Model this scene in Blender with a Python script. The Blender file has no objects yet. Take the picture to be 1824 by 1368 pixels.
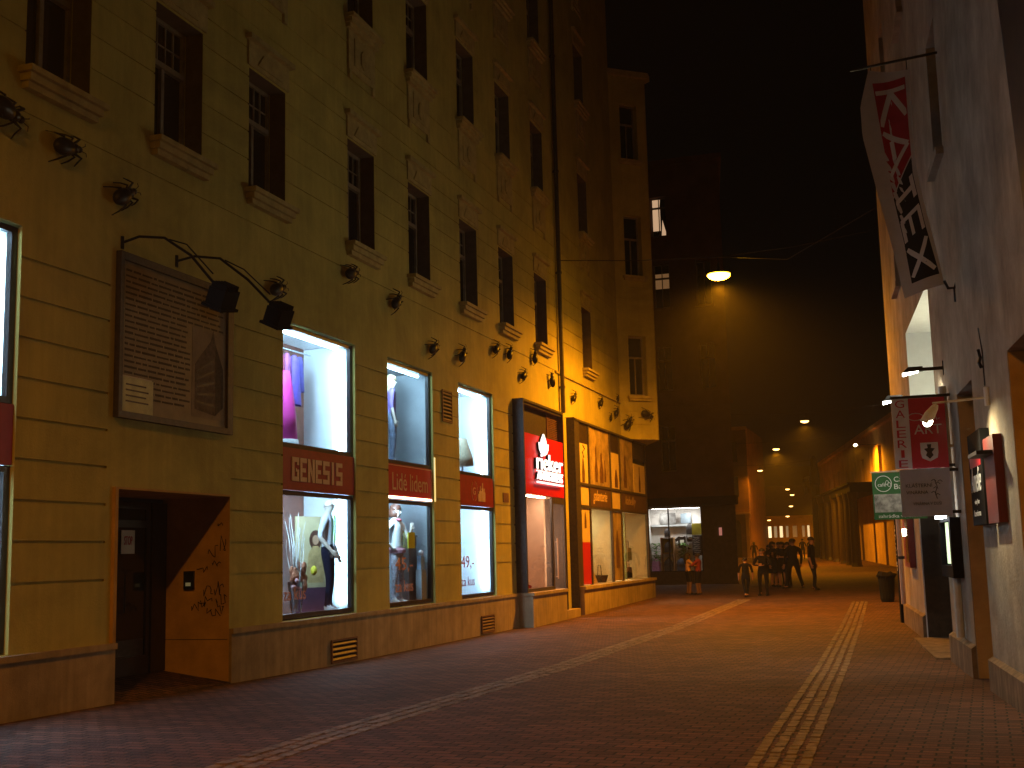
import bpy, math, random
from mathutils import Vector, Matrix
random.seed(7)
sc = bpy.context.scene
COL = sc.collection
R = math.radians

# ------------------------------------------------------------------ camera
cam_d = bpy.data.cameras.new("camera")
cam = bpy.data.objects.new("camera", cam_d)
COL.objects.link(cam)
CX = 9.15
def cam_basis():
    f = 2140.0; r = .025
    h = ((970 - r*(912-1625)) - 684)*math.cos(r)
    p = math.atan(h/f)
    u = Vector((-math.sin(r)*math.cos(p), -math.cos(r)*math.cos(p), math.sin(p)))
    y = Vector((1625-912, 970-684, f)).normalized()
    y = (y - u*(u.dot(y))).normalized()
    x = y.cross(u)
    return x, y, u
bx_, by_, bz_ = cam_basis()          # world axes written in camera space (right, down, forward)
M3 = Matrix((bx_, by_, bz_))
right = M3 @ Vector((1,0,0)); down = M3 @ Vector((0,1,0)); fwd = M3 @ Vector((0,0,1))
rot = Matrix((right, -down, -fwd)).transposed().to_4x4()
cam.matrix_world = Matrix.Translation((CX, 0, 1.6)) @ rot
cam_d.sensor_width = 36; cam_d.lens = 36*2140/1824
cam_d.clip_start = .05; cam_d.clip_end = 2000
sc.camera = cam

# ------------------------------------------------------------------ world, exposure
w = bpy.data.worlds.new("World"); sc.world = w; w.use_nodes = True
wn = w.node_tree.nodes; bg = wn["Background"]
bg.inputs[0].default_value = (.5, .38, .34, 1); bg.inputs[1].default_value = .0012
sc.view_settings.view_transform = 'Standard'; sc.view_settings.look = 'None'
sc.view_settings.exposure = 0; sc.view_settings.gamma = 1
sc.render.engine = 'CYCLES'
sc.cycles.use_denoising = True
sc.cycles.max_bounces = 6; sc.cycles.diffuse_bounces = 3; sc.cycles.glossy_bounces = 3
sc.cycles.transmission_bounces = 4; sc.cycles.volume_bounces = 0
sc.cycles.sample_clamp_indirect = 3
sc.cycles.caustics_reflective = False; sc.cycles.caustics_refractive = False
SODIUM = (1.0, .35, .008)
SODW = 8800        # street lamp power
FLUO = (.44, .76, 1.0)
GY = [(-60,0),(10,0),(18,-.12),(28,-.15),(42,-.02),(80,0),(135,1.1),(400,5.5)]
def g(Y):
    for (a,za),(b,zb) in zip(GY, GY[1:]):
        if Y <= b: return za+(zb-za)*max(0,(Y-a)/(b-a))
    return GY[-1][1]

# ------------------------------------------------------------------ materials
def new_mat(name):
    m = bpy.data.materials.new(name); m.use_nodes = True
    return m, m.node_tree, m.node_tree.nodes["Principled BSDF"]
def mat(name, c, rough=.7, metal=0, var=.12, scale=6, bump=.0, bscale=60, streak=0, spec=.4, c2=None, patch=0):
    m, t, b = new_mat(name); N = t.nodes; L = t.links
    b.inputs['Roughness'].default_value = rough; b.inputs['Metallic'].default_value = metal
    b.inputs['Specular IOR Level'].default_value = spec
    tc = N.new('ShaderNodeNewGeometry')
    n = N.new('ShaderNodeTexNoise'); n.inputs['Scale'].default_value = scale; n.inputs['Detail'].default_value = 6
    n.inputs['Roughness'].default_value = .65
    L.new(tc.outputs['Position'], n.inputs['Vector'])
    rp = N.new('ShaderNodeMapRange'); rp.inputs[1].default_value = .3; rp.inputs[2].default_value = .7
    L.new(n.outputs['Fac'], rp.inputs[0])
    mx = N.new('ShaderNodeMix'); mx.data_type = 'RGBA'
    d = c2 if c2 else tuple(x*(1-2*var) for x in c)
    mx.inputs[6].default_value = (*d, 1); mx.inputs[7].default_value = (*[min(1,x*(1+var)) for x in c], 1)
    L.new(rp.outputs[0], mx.inputs[0]); out = mx.outputs[2]
    if streak:
        mp = N.new('ShaderNodeMapping'); mp.inputs['Scale'].default_value = (4, 4, .25)
        L.new(tc.outputs['Position'], mp.inputs[0])
        n2 = N.new('ShaderNodeTexNoise'); n2.inputs['Scale'].default_value = 2; n2.inputs['Detail'].default_value = 7
        L.new(mp.outputs[0], n2.inputs['Vector'])
        r2 = N.new('ShaderNodeMapRange'); r2.inputs[1].default_value = .42; r2.inputs[2].default_value = .62
        r2.inputs[3].default_value = 1-streak; r2.inputs[4].default_value = 1
        L.new(n2.outputs['Fac'], r2.inputs[0])
        m2 = N.new('ShaderNodeMix'); m2.data_type = 'RGBA'; m2.blend_type = 'MULTIPLY'; m2.inputs[0].default_value = 1
        L.new(out, m2.inputs[6]); L.new(r2.outputs[0], m2.inputs[7]); out = m2.outputs[2]
    if patch:
        n4 = N.new('ShaderNodeTexNoise'); n4.inputs['Scale'].default_value = .38; n4.inputs['Detail'].default_value = 9
        n4.inputs['Roughness'].default_value = .72; n4.inputs['Distortion'].default_value = .6
        L.new(tc.outputs['Position'], n4.inputs['Vector'])
        r4 = N.new('ShaderNodeMapRange'); r4.inputs[1].default_value = .38; r4.inputs[2].default_value = .58
        r4.inputs[3].default_value = 1-patch; r4.inputs[4].default_value = 1.05
        L.new(n4.outputs['Fac'], r4.inputs[0])
        m4 = N.new('ShaderNodeMix'); m4.data_type = 'RGBA'; m4.blend_type = 'MULTIPLY'; m4.inputs[0].default_value = 1
        L.new(out, m4.inputs[6]); L.new(r4.outputs[0], m4.inputs[7]); out = m4.outputs[2]
    L.new(out, b.inputs['Base Color'])
    if bump:
        nb = N.new('ShaderNodeTexNoise'); nb.inputs['Scale'].default_value = bscale; nb.inputs['Detail'].default_value = 4
        L.new(tc.outputs['Position'], nb.inputs['Vector'])
        bu = N.new('ShaderNodeBump'); bu.inputs['Strength'].default_value = bump; bu.inputs['Distance'].default_value = .02
        L.new(nb.outputs['Fac'], bu.inputs['Height']); L.new(bu.outputs[0], b.inputs['Normal'])
    return m
def emit(name, c, s):
    m, t, b = new_mat(name)
    b.inputs['Base Color'].default_value = (.8,.8,.8,1)
    b.inputs['Emission Color'].default_value = (*c, 1); b.inputs['Emission Strength'].default_value = s
    return m
def glass(name, c=(1,1,1), alpha=.12, rough=.02):
    m, t, b = new_mat(name); N = t.nodes; L = t.links
    tr = N.new('ShaderNodeBsdfTransparent'); tr.inputs[0].default_value = (*c, 1)
    gl = N.new('ShaderNodeBsdfGlossy'); gl.inputs['Roughness'].default_value = rough
    fr = N.new('ShaderNodeFresnel'); fr.inputs[0].default_value = 1.45
    ad = N.new('ShaderNodeMath'); ad.operation = 'MULTIPLY'; ad.inputs[1].default_value = alpha*8
    mx = N.new('ShaderNodeMixShader')
    L.new(fr.outputs[0], ad.inputs[0]); L.new(ad.outputs[0], mx.inputs[0])
    L.new(tr.outputs[0], mx.inputs[1]); L.new(gl.outputs[0], mx.inputs[2])
    L.new(mx.outputs[0], N['Material Output'].inputs['Surface'])
    return m
def paver_mat():
    m, t, b = new_mat('red_pavers'); N = t.nodes; L = t.links
    geo = N.new('ShaderNodeNewGeometry')
    nw = N.new('ShaderNodeTexNoise'); nw.inputs['Scale'].default_value = 9
    L.new(geo.outputs['Position'], nw.inputs['Vector'])
    vm = N.new('ShaderNodeVectorMath'); vm.operation = 'MULTIPLY_ADD'
    vm.inputs[1].default_value = (.03,.03,0)
    L.new(nw.outputs['Color'], vm.inputs[0]); L.new(geo.outputs['Position'], vm.inputs[2])
    mp = N.new('ShaderNodeMapping'); mp.inputs['Scale'].default_value = (1,1,1); mp.inputs['Rotation'].default_value = (0,0,R(3))
    L.new(vm.outputs[0], mp.inputs[0])
    br = N.new('ShaderNodeTexBrick')
    br.inputs['Scale'].default_value = 1; br.inputs['Brick Width'].default_value = .22
    br.inputs['Row Height'].default_value = .125; br.inputs['Mortar Size'].default_value = .012
    br.inputs['Mortar Smooth'].default_value = .4; br.inputs['Bias'].default_value = -.1
    br.inputs['Color1'].default_value = (.155,.067,.044,1); br.inputs['Color2'].default_value = (.060,.028,.025,1)
    br.inputs['Mortar'].default_value = (.012,.009,.008,1)
    L.new(mp.outputs[0], br.inputs['Vector'])
    n = N.new('ShaderNodeTexNoise'); n.inputs['Scale'].default_value = .55; n.inputs['Detail'].default_value = 8; n.inputs['Roughness'].default_value = .7
    L.new(geo.outputs['Position'], n.inputs['Vector'])
    rp = N.new('ShaderNodeMapRange'); rp.inputs[1].default_value = .3; rp.inputs[2].default_value = .72
    rp.inputs[3].default_value = .6; rp.inputs[4].default_value = 1.25
    L.new(n.outputs['Fac'], rp.inputs[0])
    mx = N.new('ShaderNodeMix'); mx.data_type='RGBA'; mx.blend_type='MULTIPLY'; mx.inputs[0].default_value = 1
    L.new(br.outputs['Color'], mx.inputs[6]); L.new(rp.outputs[0], mx.inputs[7])
    L.new(mx.outputs[2], b.inputs['Base Color'])
    b.inputs['Roughness'].default_value = .78; b.inputs['Specular IOR Level'].default_value = .25
    n3 = N.new('ShaderNodeTexNoise'); n3.inputs['Scale'].default_value = 40; n3.inputs['Detail'].default_value = 3
    L.new(geo.outputs['Position'], n3.inputs['Vector'])
    ma = N.new('ShaderNodeMath'); ma.operation='MULTIPLY_ADD'; ma.inputs[1].default_value=-1.0
    L.new(br.outputs['Fac'], ma.inputs[0]); L.new(n3.outputs['Fac'], ma.inputs[2])
    bu = N.new('ShaderNodeBump'); bu.inputs['Strength'].default_value=1; bu.inputs['Distance'].default_value=.02
    L.new(ma.outputs[0], bu.inputs['Height']); L.new(bu.outputs[0], b.inputs['Normal'])
    return m
MT = dict(
 wall = mat('yellow_green_plaster', (.50,.43,.12), .85, var=.09, scale=.9, bump=.25, bscale=35, streak=.08, patch=.22),
 plinth = mat('stone_plinth', (.42,.31,.19), .8, var=.12, scale=3, bump=.2, streak=.2, patch=.25),
 trim = mat('pale_stucco', (.44,.36,.15), .8, var=.15, scale=5, bump=.2),
 dframe = mat('dark_brown_frame', (.030,.018,.016), .4, var=.2),
 bframe = mat('grey_brown_portal', (.055,.042,.038), .5, var=.25, scale=12, bump=.15),
 wood = mat('old_window_wood', (.26,.21,.15), .6, var=.2),
 pane = mat('dark_window_glass', (.012,.013,.016), .08, var=.1, spec=.6),
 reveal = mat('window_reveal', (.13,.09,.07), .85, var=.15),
 white = mat('white_lining', (.80,.82,.84), .6, var=.03),
 grey = mat('grey_lining', (.42,.45,.47), .7, var=.05),
 brown = mat('brown_shop_panel', (.16,.055,.035), .5, var=.25),
 floor = mat('display_floor', (.45,.45,.46), .5, var=.1),
 red = mat('red_sign', (.46,.015,.03), .45, var=.06),
 maroon = mat('maroon_sign', (.30,.012,.025), .5, var=.1),
 cream = mat('cream_letter', (.62,.42,.30), .6, var=.04),
 metal = mat('dark_iron', (.02,.02,.022), .45, metal=.6, var=.2),
 slat = mat('rusty_slat', (.20,.10,.07), .5, var=.25, scale=20),
 void = mat('dark_void', (.006,.006,.007), .9, var=.1),
 paving = paver_mat(),
 sett = mat('granite_setts', (.19,.125,.085), .65, spec=.25, var=.42, scale=7, bump=.3, bscale=50),
 wallR = mat('old_white_plaster', (.42,.34,.25), .9, var=.20, scale=1.4, bump=.4, bscale=25, streak=.09, patch=.28),
 plinthR = mat('ochre_plinth', (.25,.165,.09), .85, var=.25, scale=3, bump=.3, streak=.35),
 ochre = mat('ochre_plaster', (.50,.30,.10), .85, var=.15, scale=2, bump=.2),
 dwood = mat('dark_door_wood', (.035,.022,.014), .5, var=.3, scale=10),
 facB = mat('dim_red_plaster', (.17,.078,.055), .9, var=.15, scale=1.2),
 facBlow = mat('dark_granite_cladding', (.07,.05,.045), .5, var=.2),
 facC = mat('far_ochre_plaster', (.48,.30,.12), .9, var=.15, scale=.8),
 black = mat('matt_black', (.008,.008,.009), .8, spec=.05, var=.1),
 skin = mat('skin', (.30,.15,.10), .55, var=.05),
 manskin = mat('mannequin_skin', (.62,.52,.44), .4, var=.03),
 cloth_dark = mat('dark_cloth', (.009,.008,.010), .9, spec=.05, var=.2),
 cloth_navy = mat('navy_cloth', (.010,.012,.026), .9, spec=.05, var=.2),
 cloth_red = mat('red_cloth', (.22,.02,.025), .9, var=.15),
 cloth_white = mat('white_cloth', (.62,.60,.58), .9, var=.06),
 cloth_peach = mat('peach_cloth', (.50,.26,.14), .9, var=.1),
 shirt = mat('pale_shirt', (.62,.64,.72), .8, var=.04),
 brownhair = mat('brown_hair', (.10,.035,.02), .5, var=.3, scale=30),
 blondhair = mat('blond_hair', (.70,.55,.30), .5, var=.25, scale=30),
 darkhair = mat('dark_hair', (.02,.014,.01), .5, var=.3, scale=30),
 trousers = mat('patterned_trousers', (.42,.40,.46), .9, var=.4, scale=18, c2=(.20,.12,.10)),
 brownwhite = mat('painted_metal', (.6,.58,.5), .5, var=.1),
 leaf = mat('leaf_green', (.10,.26,.04), .5, var=.3, scale=20),
 gl = glass('shop_glass', alpha=.05),
 sticker = mat('paper', (.6,.57,.52), .8, var=.05),
)
E_TUBE = emit('tube_white', FLUO, 60)
E_TUBE2 = emit('tube_white_dim', FLUO, 50)
E_SOD = emit('sodium_lens', (1,.46,.012), 120)
E_FAR = emit('far_sodium_lens', (1,.52,.13), 8)
E_WARM = emit('warm_lamp', (1,.85,.55), 30)

# ------------------------------------------------------------------ mesh builder
class MB:
    def __init__(s, T=None): s.v=[]; s.f=[]; s.m=[]; s.T=T; s.mi=0
    def add(s, vs, fs):
        o=len(s.v)
        for p in vs:
            p=Vector(p); s.v.append(s.T@p if s.T else p)
        for f in fs: s.f.append([i+o for i in f]); s.m.append(s.mi)
        return s
    def quad(s,a,b,c,d): return s.add([a,b,c,d],[(0,1,2,3)])
    def box(s,x0,x1,y0,y1,z0,z1):
        return s.add([(x0,y0,z0),(x1,y0,z0),(x1,y1,z0),(x0,y1,z0),(x0,y0,z1),(x1,y0,z1),(x1,y1,z1),(x0,y1,z1)],
          [(3,2,1,0),(4,5,6,7),(0,1,5,4),(1,2,6,5),(2,3,7,6),(3,0,4,7)])
    def tube(s,pts,r,n=8,cap=True):
        pts=[Vector(p) for p in pts]; k=len(pts)
        rs = r if isinstance(r,(list,tuple)) else [r]*k
        up=Vector((0,0,1)); vs=[]; 
        for i,p in enumerate(pts):
            d=(pts[min(i+1,k-1)]-pts[max(i-1,0)]).normalized()
            a=d.cross(up if abs(d.z)<.95 else Vector((1,0,0))).normalized(); b=d.cross(a)
            for j in range(n):
                t=2*math.pi*j/n; vs.append(p+(a*math.cos(t)+b*math.sin(t))*rs[i])
        fs=[]
        for i in range(k-1):
            for j in range(n):
                fs.append((i*n+j,i*n+(j+1)%n,(i+1)*n+(j+1)%n,(i+1)*n+j))
        if cap: fs.append(tuple(range(n))[::-1]); fs.append(tuple(range((k-1)*n,k*n)))
        return s.add(vs,fs)
    def lathe(s,c,prof,n=12,ax=None):
        # prof: (radius, height) along z at c
        vs=[];c=Vector(c)
        for r,h in prof:
            for j in range(n):
                t=2*math.pi*j/n; vs.append(c+Vector((r*math.cos(t),r*math.sin(t),h)))
        fs=[]
        for i in range(len(prof)-1):
            for j in range(n): fs.append((i*n+j,i*n+(j+1)%n,(i+1)*n+(j+1)%n,(i+1)*n+j))
        fs.append(tuple(range(n))[::-1]); fs.append(tuple(range((len(prof)-1)*n,len(prof)*n)))
        return s.add(vs,fs)
    def ell(s,c,rx,ry,rz,n=12,m=8,z0=-1,z1=1):
        prof=[]
        c=Vector(c); vs=[]
        for i in range(m+1):
            h=z0+(z1-z0)*i/m; h=math.sin(math.pi/2*h)
            rr=math.sqrt(max(1e-4,1-h*h))
            for j in range(n):
                t=2*math.pi*j/n; vs.append(c+Vector((rx*rr*math.cos(t),ry*rr*math.sin(t),rz*h)))
        fs=[]
        for i in range(m):
            for j in range(n): fs.append((i*n+j,i*n+(j+1)%n,(i+1)*n+(j+1)%n,(i+1)*n+j))
        fs.append(tuple(range(n))[::-1]); fs.append(tuple(range(m*n,(m+1)*n)))
        return s.add(vs,fs)
    def prism(s,poly,o,u,v,w):
        # poly 2d points placed at o+u*a+v*b, extruded along w
        o=Vector(o);u=Vector(u);v=Vector(v);w=Vector(w);n=len(poly)
        a=[o+u*p[0]+v*p[1] for p in poly]; b=[p+w for p in a]
        return s.add(a+b,[tuple(range(n))[::-1],tuple(range(n,2*n))]+[(i,(i+1)%n,n+(i+1)%n,n+i) for i in range(n)])
    def build(s,name,mats,parent=None,smooth=False,label=None):
        me=bpy.data.meshes.new(name)
        off=Vector(parent['_w']) if parent is not None and '_w' in parent else Vector((0,0,0))
        me.from_pydata([p-off for p in s.v],[],s.f)
        if not isinstance(mats,(list,tuple)): mats=[mats]
        for m in mats: me.materials.append(m)
        if len(mats)>1: me.polygons.foreach_set('material_index',s.m)
        if smooth: me.polygons.foreach_set('use_smooth',[True]*len(me.polygons))
        me.update()
        o=bpy.data.objects.new(name,me); COL.objects.link(o)
        if parent is not None:
            o.parent=parent
            o['_w']=list(off)
        if label: o['label']=label
        return o
def tag(o,label=None,cat=None,group=None,kind=None):
    if label: o['label']=label
    if cat: o['category']=cat
    if group: o['group']=group
    if kind: o['kind']=kind
    return o
def thing(name,label,cat,loc=(0,0,0),rz=0,group=None,local=False):
    o=bpy.data.objects.new(name,None); COL.objects.link(o)
    o.location=loc; o.rotation_euler=(0,0,rz); o.empty_display_size=.2
    o['_w']=[0,0,0] if local else list(loc)
    return tag(o,label,cat,group)
def children(o): return [c for c in bpy.data.objects if c.parent==o]
def copy_tree(o,parent=None):
    kids=list(KIDS.get(o.name,[])) if o.name in KIDS else children(o)
    KIDS[o.name]=kids
    c=o.copy(); COL.objects.link(c)
    c.parent=parent
    for k in kids: copy_tree(k,c)
    return c
KIDS={}
# frames: L(u,d,z): u along the left facade, d out into the street ; Rr(s,d,z): the same for the right-hand wall
def L(u,d,z): return Vector((d,u,z))
O_=Vector((10.1,13.0,0)); A_=Vector((-.0735,.9973,0)); N_=Vector((-.9973,-.0735,0))
def Rr(s,d,z): return O_+A_*s+N_*d+Vector((0,0,z))
RT=Matrix(((A_.x,N_.x,0,O_.x),(A_.y,N_.y,0,O_.y),(0,0,1,0),(0,0,0,1)))
LT=Matrix(((0,1,0,0),(1,0,0,0),(0,0,1,0),(0,0,0,1)))
def relief(P,us,zs,depth):
    """wall skin: depth(u,z)-> offset (0 front), None = hole whose reveals are drawn by reveal() below"""
    b=MB(); us=sorted(set(round(x,4) for x in us)); zs=sorted(set(round(x,4) for x in zs))
    D={}
    for i in range(len(us)-1):
        for j in range(len(zs)-1):
            D[i,j]=depth((us[i]+us[i+1])/2,(zs[j]+zs[j+1])/2)
    for (i,j),d in D.items():
        u0,u1,z0,z1=us[i],us[i+1],zs[j],zs[j+1]
        if d is not None: b.quad(P(u0,d,z0),P(u1,d,z0),P(u1,d,z1),P(u0,d,z1))
        for (di,dj) in ((1,0),(0,1)):
            e=D.get((i+di,j+dj),'x')
            if e=='x' or d is None or e is None or abs(e-d)<1e-6: continue
            if di: b.quad(P(u1,d,z0),P(u1,e,z0),P(u1,e,z1),P(u1,d,z1))
            else: b.quad(P(u0,d,z1),P(u1,d,z1),P(u1,e,z1),P(u0,e,z1))
    return b
def reveals(b,P,u0,u1,z0,z1,d0,d1,bottom=True):
    b.quad(P(u0,d0,z0),P(u0,d1,z0),P(u0,d1,z1),P(u0,d0,z1))
    b.quad(P(u1,d0,z0),P(u1,d1,z0),P(u1,d1,z1),P(u1,d0,z1))
    b.quad(P(u0,d0,z1),P(u1,d0,z1),P(u1,d1,z1),P(u0,d1,z1))
    if bottom: b.quad(P(u0,d0,z0),P(u1,d0,z0),P(u1,d1,z0),P(u0,d1,z0))
def text(name,s,m,parent,o,u,v,wd,ht,th=.006,shear=0,label=None,out=None):
    """flat lettering fitted to wd x ht metres, lower-left corner at o, u right, v up"""
    cu=bpy.data.curves.new('t','FONT'); cu.body=s; cu.extrude=0; cu.shear=shear; cu.resolution_u=3
    ob=bpy.data.objects.new('t',cu); COL.objects.link(ob)
    dg=bpy.context.evaluated_depsgraph_get(); dg.update()
    me=bpy.data.meshes.new_from_object(ob.evaluated_get(dg))
    bpy.data.objects.remove(ob); bpy.data.curves.remove(cu)
    vs=[x.co.copy() for x in me.vertices]; fs=[tuple(p.vertices) for p in me.polygons]
    bpy.data.meshes.remove(me)
    x0=min(p.x for p in vs);x1=max(p.x for p in vs);y0=min(p.y for p in vs);y1=max(p.y for p in vs)
    o=Vector(o);u=Vector(u).normalized();v=Vector(v).normalized();n=u.cross(v)
    if out is not None and n.dot(Vector(out))<0: n=-n
    pts=[o+u*((p.x-x0)/(x1-x0)*wd)+v*((p.y-y0)/(y1-y0)*ht)+n*th for p in vs]
    b=MB(); b.add(pts,fs)
    # sides so the letters have thickness
    from collections import Counter
    cnt=Counter()
    for f in fs:
        for a,c in zip(f,f[1:]+f[:1]): cnt[(min(a,c),max(a,c))]+=1
    for (a,c),k in cnt.items():
        if k==1: b.quad(pts[a],pts[c],pts[c]-n*(th-.001),pts[a]-n*(th-.001))
    return b.build(name,m,parent,label=label)
def light(name,kind,loc,energy,color,parent=None,rad=.1,tgt=None,size=None,blend=.3):
    d=bpy.data.lights.new(name,kind); d.energy=energy; d.color=color
    if kind!='AREA': d.shadow_soft_size=rad
    if kind=='SPOT': d.spot_size=R(size or 160); d.spot_blend=blend
    o=bpy.data.objects.new(name,d); COL.objects.link(o)
    o.location=loc
    if kind=='SPOT':
        t=Vector(tgt) if tgt else Vector(loc)-Vector((0,0,1))
        o.rotation_euler=(t-Vector(loc)).to_track_quat('-Z','Y').to_euler()
    if parent is not None:
        o.location=Vector(loc)-Vector(parent['_w']); o.parent=parent
    return o
UPV=(0,0,1)

# ================================================================== GROUND
def ground():
    b=MB(); ys=[-60,-20,0,10,14,18,23,28,35,42,60,80,100,135,200,400]; xs=[-200,-60,-20,-6,0,4,8,12,20,60,200]
    for i in range(len(xs)-1):
        for j in range(len(ys)-1):
            x0,x1,y0,y1=xs[i],xs[i+1],ys[j],ys[j+1]
            b.quad((x0,y0,g(y0)),(x1,y0,g(y0)),(x1,y1,g(y1)),(x0,y1,g(y1)))
    tag(b.build('pavement',MT['paving']),kind='structure')
ground()
def setts(name,cx0,cy0,cx1,cy1,rows,wd):
    b=MB(); n=int((cy1-cy0)/.165); rw=wd/rows
    for k in range(rows):
        y=cy0+random.random()*.1
        while y<cy1:
            l=random.uniform(.12,.2); yc=y+l/2; t=(yc-cy0)/(cy1-cy0)
            x=cx0+(cx1-cx0)*t+(k-(rows-1)/2)*rw+random.uniform(-.006,.006)
            hx=rw/2-.010; hy=l/2-.008; z=g(yc)+random.uniform(.004,.011); zb=g(yc)-.02; e=.012
            a=random.uniform(-.04,.04); ca,sa=math.cos(a),math.sin(a)
            def q(dx,dy,zz): return (x+dx*ca-dy*sa, yc+dx*sa+dy*ca, zz)
            tz=[z+random.uniform(-.002,.002) for _ in range(4)]
            b.add([q(-hx,-hy,zb),q(hx,-hy,zb),q(hx,hy,zb),q(-hx,hy,zb),
                   q(-hx+e,-hy+e,tz[0]),q(hx-e,-hy+e,tz[1]),q(hx-e,hy-e,tz[2]),q(-hx+e,hy-e,tz[3])],
                  [(4,5,6,7),(0,1,5,4),(1,2,6,5),(2,3,7,6),(3,0,4,7)])
            y+=l
    tag(b.build(name,MT['sett']),kind='structure')
setts('paved_channel',3.98,3,3.85,40,3,.46)
setts('paved_channel',8.22,3,7.55,38,4,.50)

# ================================================================== LEFT BUILDING
LB=thing('green_building','tall yellow-green building with dark upper windows and shops lining the left of the street','building')
GRV=[1.42+.4475*k for k in range(9)]
UPG=[6.66]+[7.62+.44*k for k in range(7)]+[10.9,]
BAYS=[7.95,10.6,13.05,15.45,18.85,21.6,24.5,27.2,30.15,35.05]
ROWS=[7.16,11.42,15.66,19.9]; WH=1.93; WW=1.13
SHOPW=[(7.9,10.64,.68,5.35),(16.52,19.1,.68,5.35),(20.5,22.74,.68,5.35),(24.25,26.52,.68,5.35)]
DOOR=(12.4,15.0,-.3,2.51)
holes=list(SHOPW)+[DOOR,(28.0,31.62,-.3,5.42),(32.8,39.9,-.3,5.42)]
wins=[(y,y+WW,z,z+WH) for z in ROWS for y in BAYS]
NOGR=[(12.22,15.02)]
def dfn(u,z):
    for (a,b_,c,d) in holes:
        if a<u<b_ and c<z<d: return None
    for (a,b_,c,d) in wins:
        if a<u<b_ and c<z<d: return -.34
    for k in GRV:
        if abs(z-k)<.016:
            if 12.22<u<15.02 or u>31.6: return 0
            return -.028
    for k in UPG:
        if abs(z-k)<.014: return -.02
    return 0
us=[3,39.85]+[x for h in holes+wins for x in h[:2]]+[12.22,15.02,31.6]
zs=[-.3,26]+[x for h in holes+wins for x in h[2:]]
for k in GRV: zs+=[k-.015,k+.015]
for k in UPG: zs+=[k-.013,k+.013]
us=[u for u in us if u<=39.85]
wb=relief(L,us,zs,dfn)
for h in SHOPW: reveals(wb,L,h[0],h[1],h[2],h[3],0,-.10)
wb.box(-10,-.4,39.6,39.85,-.3,26)
wb.build('wall',MT['wall'],LB)
# opening linings of the upper windows are darker
def lb_window(kind):
    o=thing('tmp','x','x',local=True)      # temporary root, replaced by the building
    return o
def make_window(z_hood,apron):
    b=MB()
    d0,d1=-.335,-.28
    b.box(d0,d1,.03,WW-.03,0,.06); b.box(d0,d1,.03,WW-.03,WH-.06,WH)
    b.box(d0,d1,.03,.09,.06,WH-.06); b.box(d0,d1,WW-.09,WW-.03,.06,WH-.06)
    b.box(d0,d1+.03,.09,WW-.09,1.22,1.30)
    b.box(d0,d1+.01,WW/2-.035,WW/2+.035,.06,1.22)
    for k in range(1,5): b.box(d0,-.30,.09+(WW-.18)*k/5-.012,.09+(WW-.18)*k/5+.012,1.30,WH-.06)
    b.box(d0,-.302,.09,WW-.09,1.56,1.58)
    f=b.build('window',MT['wood'],LB)
    p=MB(); p.box(-.334,-.322,.05,WW-.05,.03,WH-.03); p.build('pane',MT['pane'],f)
    s=MB()
    s.box(-.33,.20,-.12,WW+.12,-.07,0); s.box(.002,.15,-.08,WW+.08,-.16,-.072); s.box(.002,.10,-.05,WW+.05,-.24,-.162)
    s.build('sill',MT['trim'],f)
    # lining
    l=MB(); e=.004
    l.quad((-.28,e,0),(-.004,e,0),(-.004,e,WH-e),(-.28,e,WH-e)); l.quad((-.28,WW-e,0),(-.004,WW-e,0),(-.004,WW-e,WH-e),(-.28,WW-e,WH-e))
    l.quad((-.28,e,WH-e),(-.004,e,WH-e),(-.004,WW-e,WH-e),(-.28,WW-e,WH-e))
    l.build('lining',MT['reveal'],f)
    if z_hood:
        h=MB(); h.box(.002,.035,-.06,WW+.06,WH+.03,WH+.42); h.box(.002,.12,-.12,WW+.12,WH+.422,WH+.50)
        h.prism([(.2,0),(WW-.2,0),(WW/2+.2,.22),(WW/2-.2,.22)],(.036,0,WH+.1),(0,1,0),(0,0,1),(.02,0,0))
        h.build('lintel',MT['trim'],f)
    if apron:
        h=MB(); h.box(.002,.04,0,WW,-1.02,-.26); h.box(.042,.06,.22,WW-.22,-.9,-.36)
        h.prism([(0,0),(.12,-.08),(.24,-.02),(.24,.2),(.17,.28),(.12,.24),(.07,.28),(0,.2)],(.062,WW/2-.12,-.78),(0,1,0),(0,0,1),(.03,0,0))
        h.box(.002,.05,.02,.12,-1.18,-1.022); h.box(.002,.05,WW-.12,WW-.02,-1.18,-1.022)
        h.build('apron_panel',MT['trim'],f)
    return f
for ri,z in enumerate(ROWS):
    proto=make_window(True,ri>0)
    for i,y in enumerate(BAYS):
        o=proto if i==0 else copy_tree(proto,LB)
        o.location=(0,y,z)
# plinth
def gz(u): return g(u)
b=MB()
segs=[(3,12.4),(15.0,27.95),(31.66,32.3)]
for a,c in segs:
    n=max(1,int((c-a)/1.5))
    for i in range(n):
        u0=a+(c-a)*i/n;u1=a+(c-a)*(i+1)/n
        b.add([(.045,u0,g(u0)-.1),(.045,u1,g(u1)-.1),(.045,u1,.60),(.045,u0,.60)],[(0,1,2,3)])
    b.quad((.045,a,-.3),(.001,a,-.3),(.001,a,.60),(.045,a,.60)); b.quad((.045,c,-.3),(.001,c,-.3),(.001,c,.60),(.045,c,.60))
    b.box(.001,.075,a,c,.602,.672)
    b.build('plinth',MT['plinth'],LB); b=MB()
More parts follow.
